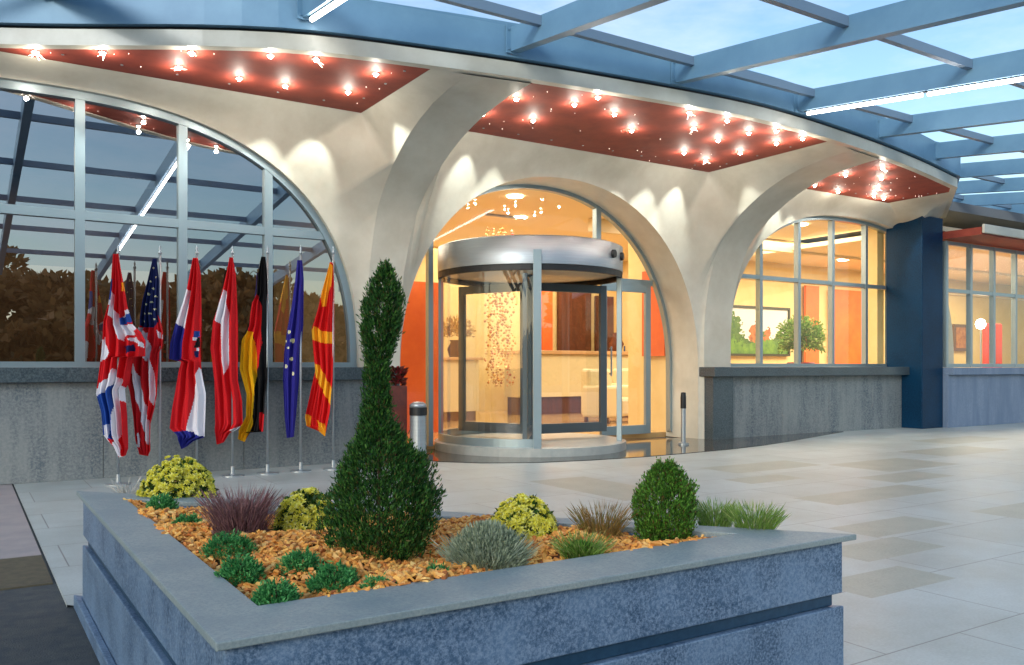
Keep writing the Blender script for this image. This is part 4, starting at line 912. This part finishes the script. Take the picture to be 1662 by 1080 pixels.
for i, ((u, v), h, r, w_) in enumerate(SM):
    conifer('ground_conifer', u, v, [(0, r * .9), (h * .5, r * 1.05), (h * .95, r * .75), (h * 1.2, r * .3)], 3200, .011, .0045, M_CONE, 'low bluish green sprig plant ' + w_, 'plant', 20 + i, up=.7, group='low green plants set in the mulch')
def dome(n, r0, rx, rzz, q0=.55):
    th_ = r0.uniform(0, 2 * np.pi, n); c_ = r0.uniform(-.05, 1, n); s_ = np.sqrt(np.maximum(0, 1 - c_ * c_)); q = r0.uniform(q0, 1, n) ** .5
    D = np.stack([s_ * np.cos(th_), s_ * np.sin(th_), c_], 1); P_ = D * [rx, rx, rzz] * q[:, None]; P_[:, 2] = np.maximum(P_[:, 2], .003); return P_, D
def mum(u, v, rx, rz_, nf, label, seed):
    p = at_z(u, v, .455); root = empty('flower_bush', (p.x, p.y, .45), label, 'flowers', 'yellow flower bushes in the planter'); r0 = np.random.RandomState(seed)
    Pp, D = dome(3600, r0, rx, rz_); Pp = Pp * (1 + .09 * np.sin(5 * np.arctan2(D[:, 1], D[:, 0]) + seed) + r0.normal(0, .06, 3600))[:, None]; leaves('foliage', Pp, D + r0.normal(0, .5, D.shape), .022, .011, M_MUM, root, seed=seed)
    Pp, D = dome(int(nf * 1.25), r0, rx * 1.08, rz_ * 1.08, .97); keep = D[:, 2] > .12; Pp, D = Pp[keep], D[keep]
    lump = 1 + .08 * np.sin(5 * np.arctan2(D[:, 1], D[:, 0]) + seed); Pp = Pp * (lump + r0.normal(0, .04, len(Pp)))[:, None]
    cs, ds = [], []
    for pc, d in zip(Pp, D):
        a = np.cross(d, [.3, .2, 1]); a /= np.linalg.norm(a); b_ = np.cross(d, a); s_ = r0.uniform(.8, 1.25)
        for layer, (rad, up_) in enumerate(((.0125, .25), (.009, .7), (.004, 1.5))):
            for k_ in range(8):
                t_ = k_ * math.pi / 4 + layer * .4; dr = a * math.cos(t_) + b_ * math.sin(t_); cs.append(pc + dr * .002 + d * .002 * layer); ds.append(np.append(dr + d * up_, s_ * rad))
    cs = np.array(cs); ds = np.array(ds); leaves('blossoms', cs, ds[:, :3], ds[:, 3] * 1.25, .0078, M_PETAL, root, seed=seed)
    b = MB(); b.tube([(0, 0, -.02), (0, 0, rz_ * .5)], [.006, .003], 6); b.build('stem', M_STEM, root)
mum(292, 812, .128, .150, 430, 'mound of yellow blossoms at the rear left planter corner', 31)
mum(497, 858, .086, .115, 250, 'mound of yellow blossoms half hidden by the tall conifer', 32)
mum(850, 880, .094, .125, 330, 'mound of yellow blossoms behind the silver bush', 33)
def tuft(name, u, v, n, h, spread, m, label, cat, seed, w=.004, fan=.5, zg=.455, group=None, curve=True, dens=.25):
    p = at_z(u, v, zg); root = empty(name, (p.x, p.y, zg - .005), label, cat, group); r0 = np.random.RandomState(seed)
    th_ = r0.uniform(0, 2 * np.pi, n); rad = spread * dens * r0.uniform(0, 1, n) ** .5; ln = h * r0.uniform(.55, 1.1, n)
    base = np.stack([np.cos(th_) * rad, np.sin(th_) * rad, np.zeros(n)], 1); t2 = th_ + r0.normal(0, .4, n); lean = fan * r0.uniform(.1, 1, n)
    D = np.stack([np.cos(t2) * lean, np.sin(t2) * lean, np.ones(n)], 1); D /= np.linalg.norm(D, axis=1)[:, None]
    cs, ds, Ls = [], [], []
    pos = base; d = D.copy()
    for k_ in range(3):
        cs.append(pos.copy()); ds.append(d.copy()); Ls.append(ln / 3 * 1.15); pos = pos + d * (ln / 3)[:, None]; d = d + np.stack([np.cos(t2) * .18, np.sin(t2) * .18, np.full(n, -.12)], 1) * (1 if curve else 0); d /= np.linalg.norm(d, axis=1)[:, None]
    leaves('blades', np.concatenate(cs), np.concatenate(ds), np.concatenate(Ls), w, m, root, bend=.05, seed=seed)
    return root, pos, d
hr, _, _ = tuft('heather', 390, 876, 900, .165, .20, M_HEATH, 'purple brown heather clump left of the tall conifer', 'plant', 41, .0022, .38, dens=.36)
r0 = np.random.RandomState(42); Pp, D = dome(4600, r0, .085, .13, .1); leaves('sprigs', Pp, D + [0, 0, 1.1], .011, .004, M_HEATH, hr, seed=42)
lv, _, _ = tuft('silver_bush', 790, 922, 900, .10, .22, M_LAV, 'silvery grey green rounded bush at the front of the planter', 'shrub', 43, .0026, .85, dens=.4)
Pp, D = dome(9000, r0, .108, .128, .3); leaves('foliage', Pp, D + [0, 0, .7], .013, .0036, M_LAV, lv, seed=44)
tuft('grass_tuft', 975, 878, 420, .125, .16, M_BROWN, 'brown reddish grass tuft between yellow flowers and round shrub', 'grass plant', 45, .0022, .45, dens=.35, group='grass tufts in the planter')
g1, _, _ = tuft('grass_tuft', 943, 908, 420, .085, .14, M_GRASS, 'yellow green grass tuft at the front coping right of the silver bush', 'grass plant', 46, .0024, .8, dens=.35, group='grass tufts in the planter')
Pp, D = dome(900, r0, .05, .05, .3); leaves('foliage', Pp, D + [0, 0, .7], .014, .005, M_BOX, g1, seed=47)
g2, _, _ = tuft('grass_tuft', 1160, 855, 460, .10, .13, M_GRASS, 'green grass tuft just right of the round shrub', 'grass plant', 48, .0024, .5, dens=.4, group='grass tufts in the planter')
g3, _, _ = tuft('grass_tuft', 1225, 868, 560, .11, .14, M_GRASS, 'pale green grass tuft nearest the right planter corner', 'grass plant', 49, .0024, .5, dens=.4, group='grass tufts in the planter')
tuft('twig_plant', 207, 808, 90, .10, .10, mat('pale_twig', srgb(190, 186, 176), .7), 'small pale dry twiggy plant in the far left planter corner', 'plant', 50, .0028, 1.1, dens=.3)

# ------------------------------------------------------------------ trees across the forecourt (seen mirrored in the left window)
M_AUT = leafmat('autumn_leaf', [srgb(140, 104, 66), srgb(166, 122, 74), srgb(112, 92, 56), srgb(186, 132, 80)])
TR = [(-6, -27, 6.2), (-1.5, -31, 7.4), (3.5, -29, 5.2), (8, -32, 5.0), (12.5, -27, 5.6), (17, -30, 4.8), (22, -26, 6.0), (-12, -30, 6.6), (28, -30, 6)]
desc = ['leftmost', 'tallest', 'small', 'low', 'middle', 'lower', 'wide', 'far left', 'far right']
for i, (x, y, h) in enumerate(TR):
    root = empty('autumn_tree', (x, y, 0), desc[i] + ' brown autumn tree across the forecourt, mirrored in the left window', 'tree', 'trees across the forecourt'); r0 = np.random.RandomState(60 + i)
    cs, ds = [], []
    for k_ in range(44):
        c_ = np.array([r0.normal(0, 1.5), r0.normal(0, 1.3), h * r0.uniform(.16, .88)]); rr3 = r0.uniform(.8, 1.4); Pp, D = dome(150, r0, rr3, rr3 * .8, .2); cs.append(Pp + c_); ds.append(D)
    leaves('crown', np.concatenate(cs), np.concatenate(ds) + r0.normal(0, .5, (44 * 150, 3)), .5, .34, M_AUT, root, seed=i)
    b = MB(); b.tube([(0, 0, 0), (.1, 0, h * .35), (0, .1, h * .75)], [.18, .12, .05], 8)
    for k_ in range(5): a_ = k_ * 1.3; b.tube([(.05, 0, h * .3), (math.cos(a_) * 1.3, math.sin(a_) * 1.3, h * .6)], [.08, .03], 6)
    b.build('trunk', M_STEM, root, smooth=True)

hd = empty('clipped_hedge', (6, -24, 0), 'long brown hedge across the forecourt, mirrored in the left window', 'hedge')
r0 = np.random.RandomState(90); n_ = 14000
Pp = np.stack([r0.uniform(-30, 30, n_), r0.uniform(-.8, .8, n_), r0.uniform(0, 1, n_) ** .8 * 2.6], 1); Pp[:, 2] *= 1 + .12 * np.sin(Pp[:, 0] * 1.7) + .08 * np.sin(Pp[:, 0] * 4.1)
leaves('foliage', Pp, r0.normal(0, 1, (n_, 3)) + [0, 0, .5], .5, .4, M_AUT, hd, seed=91)
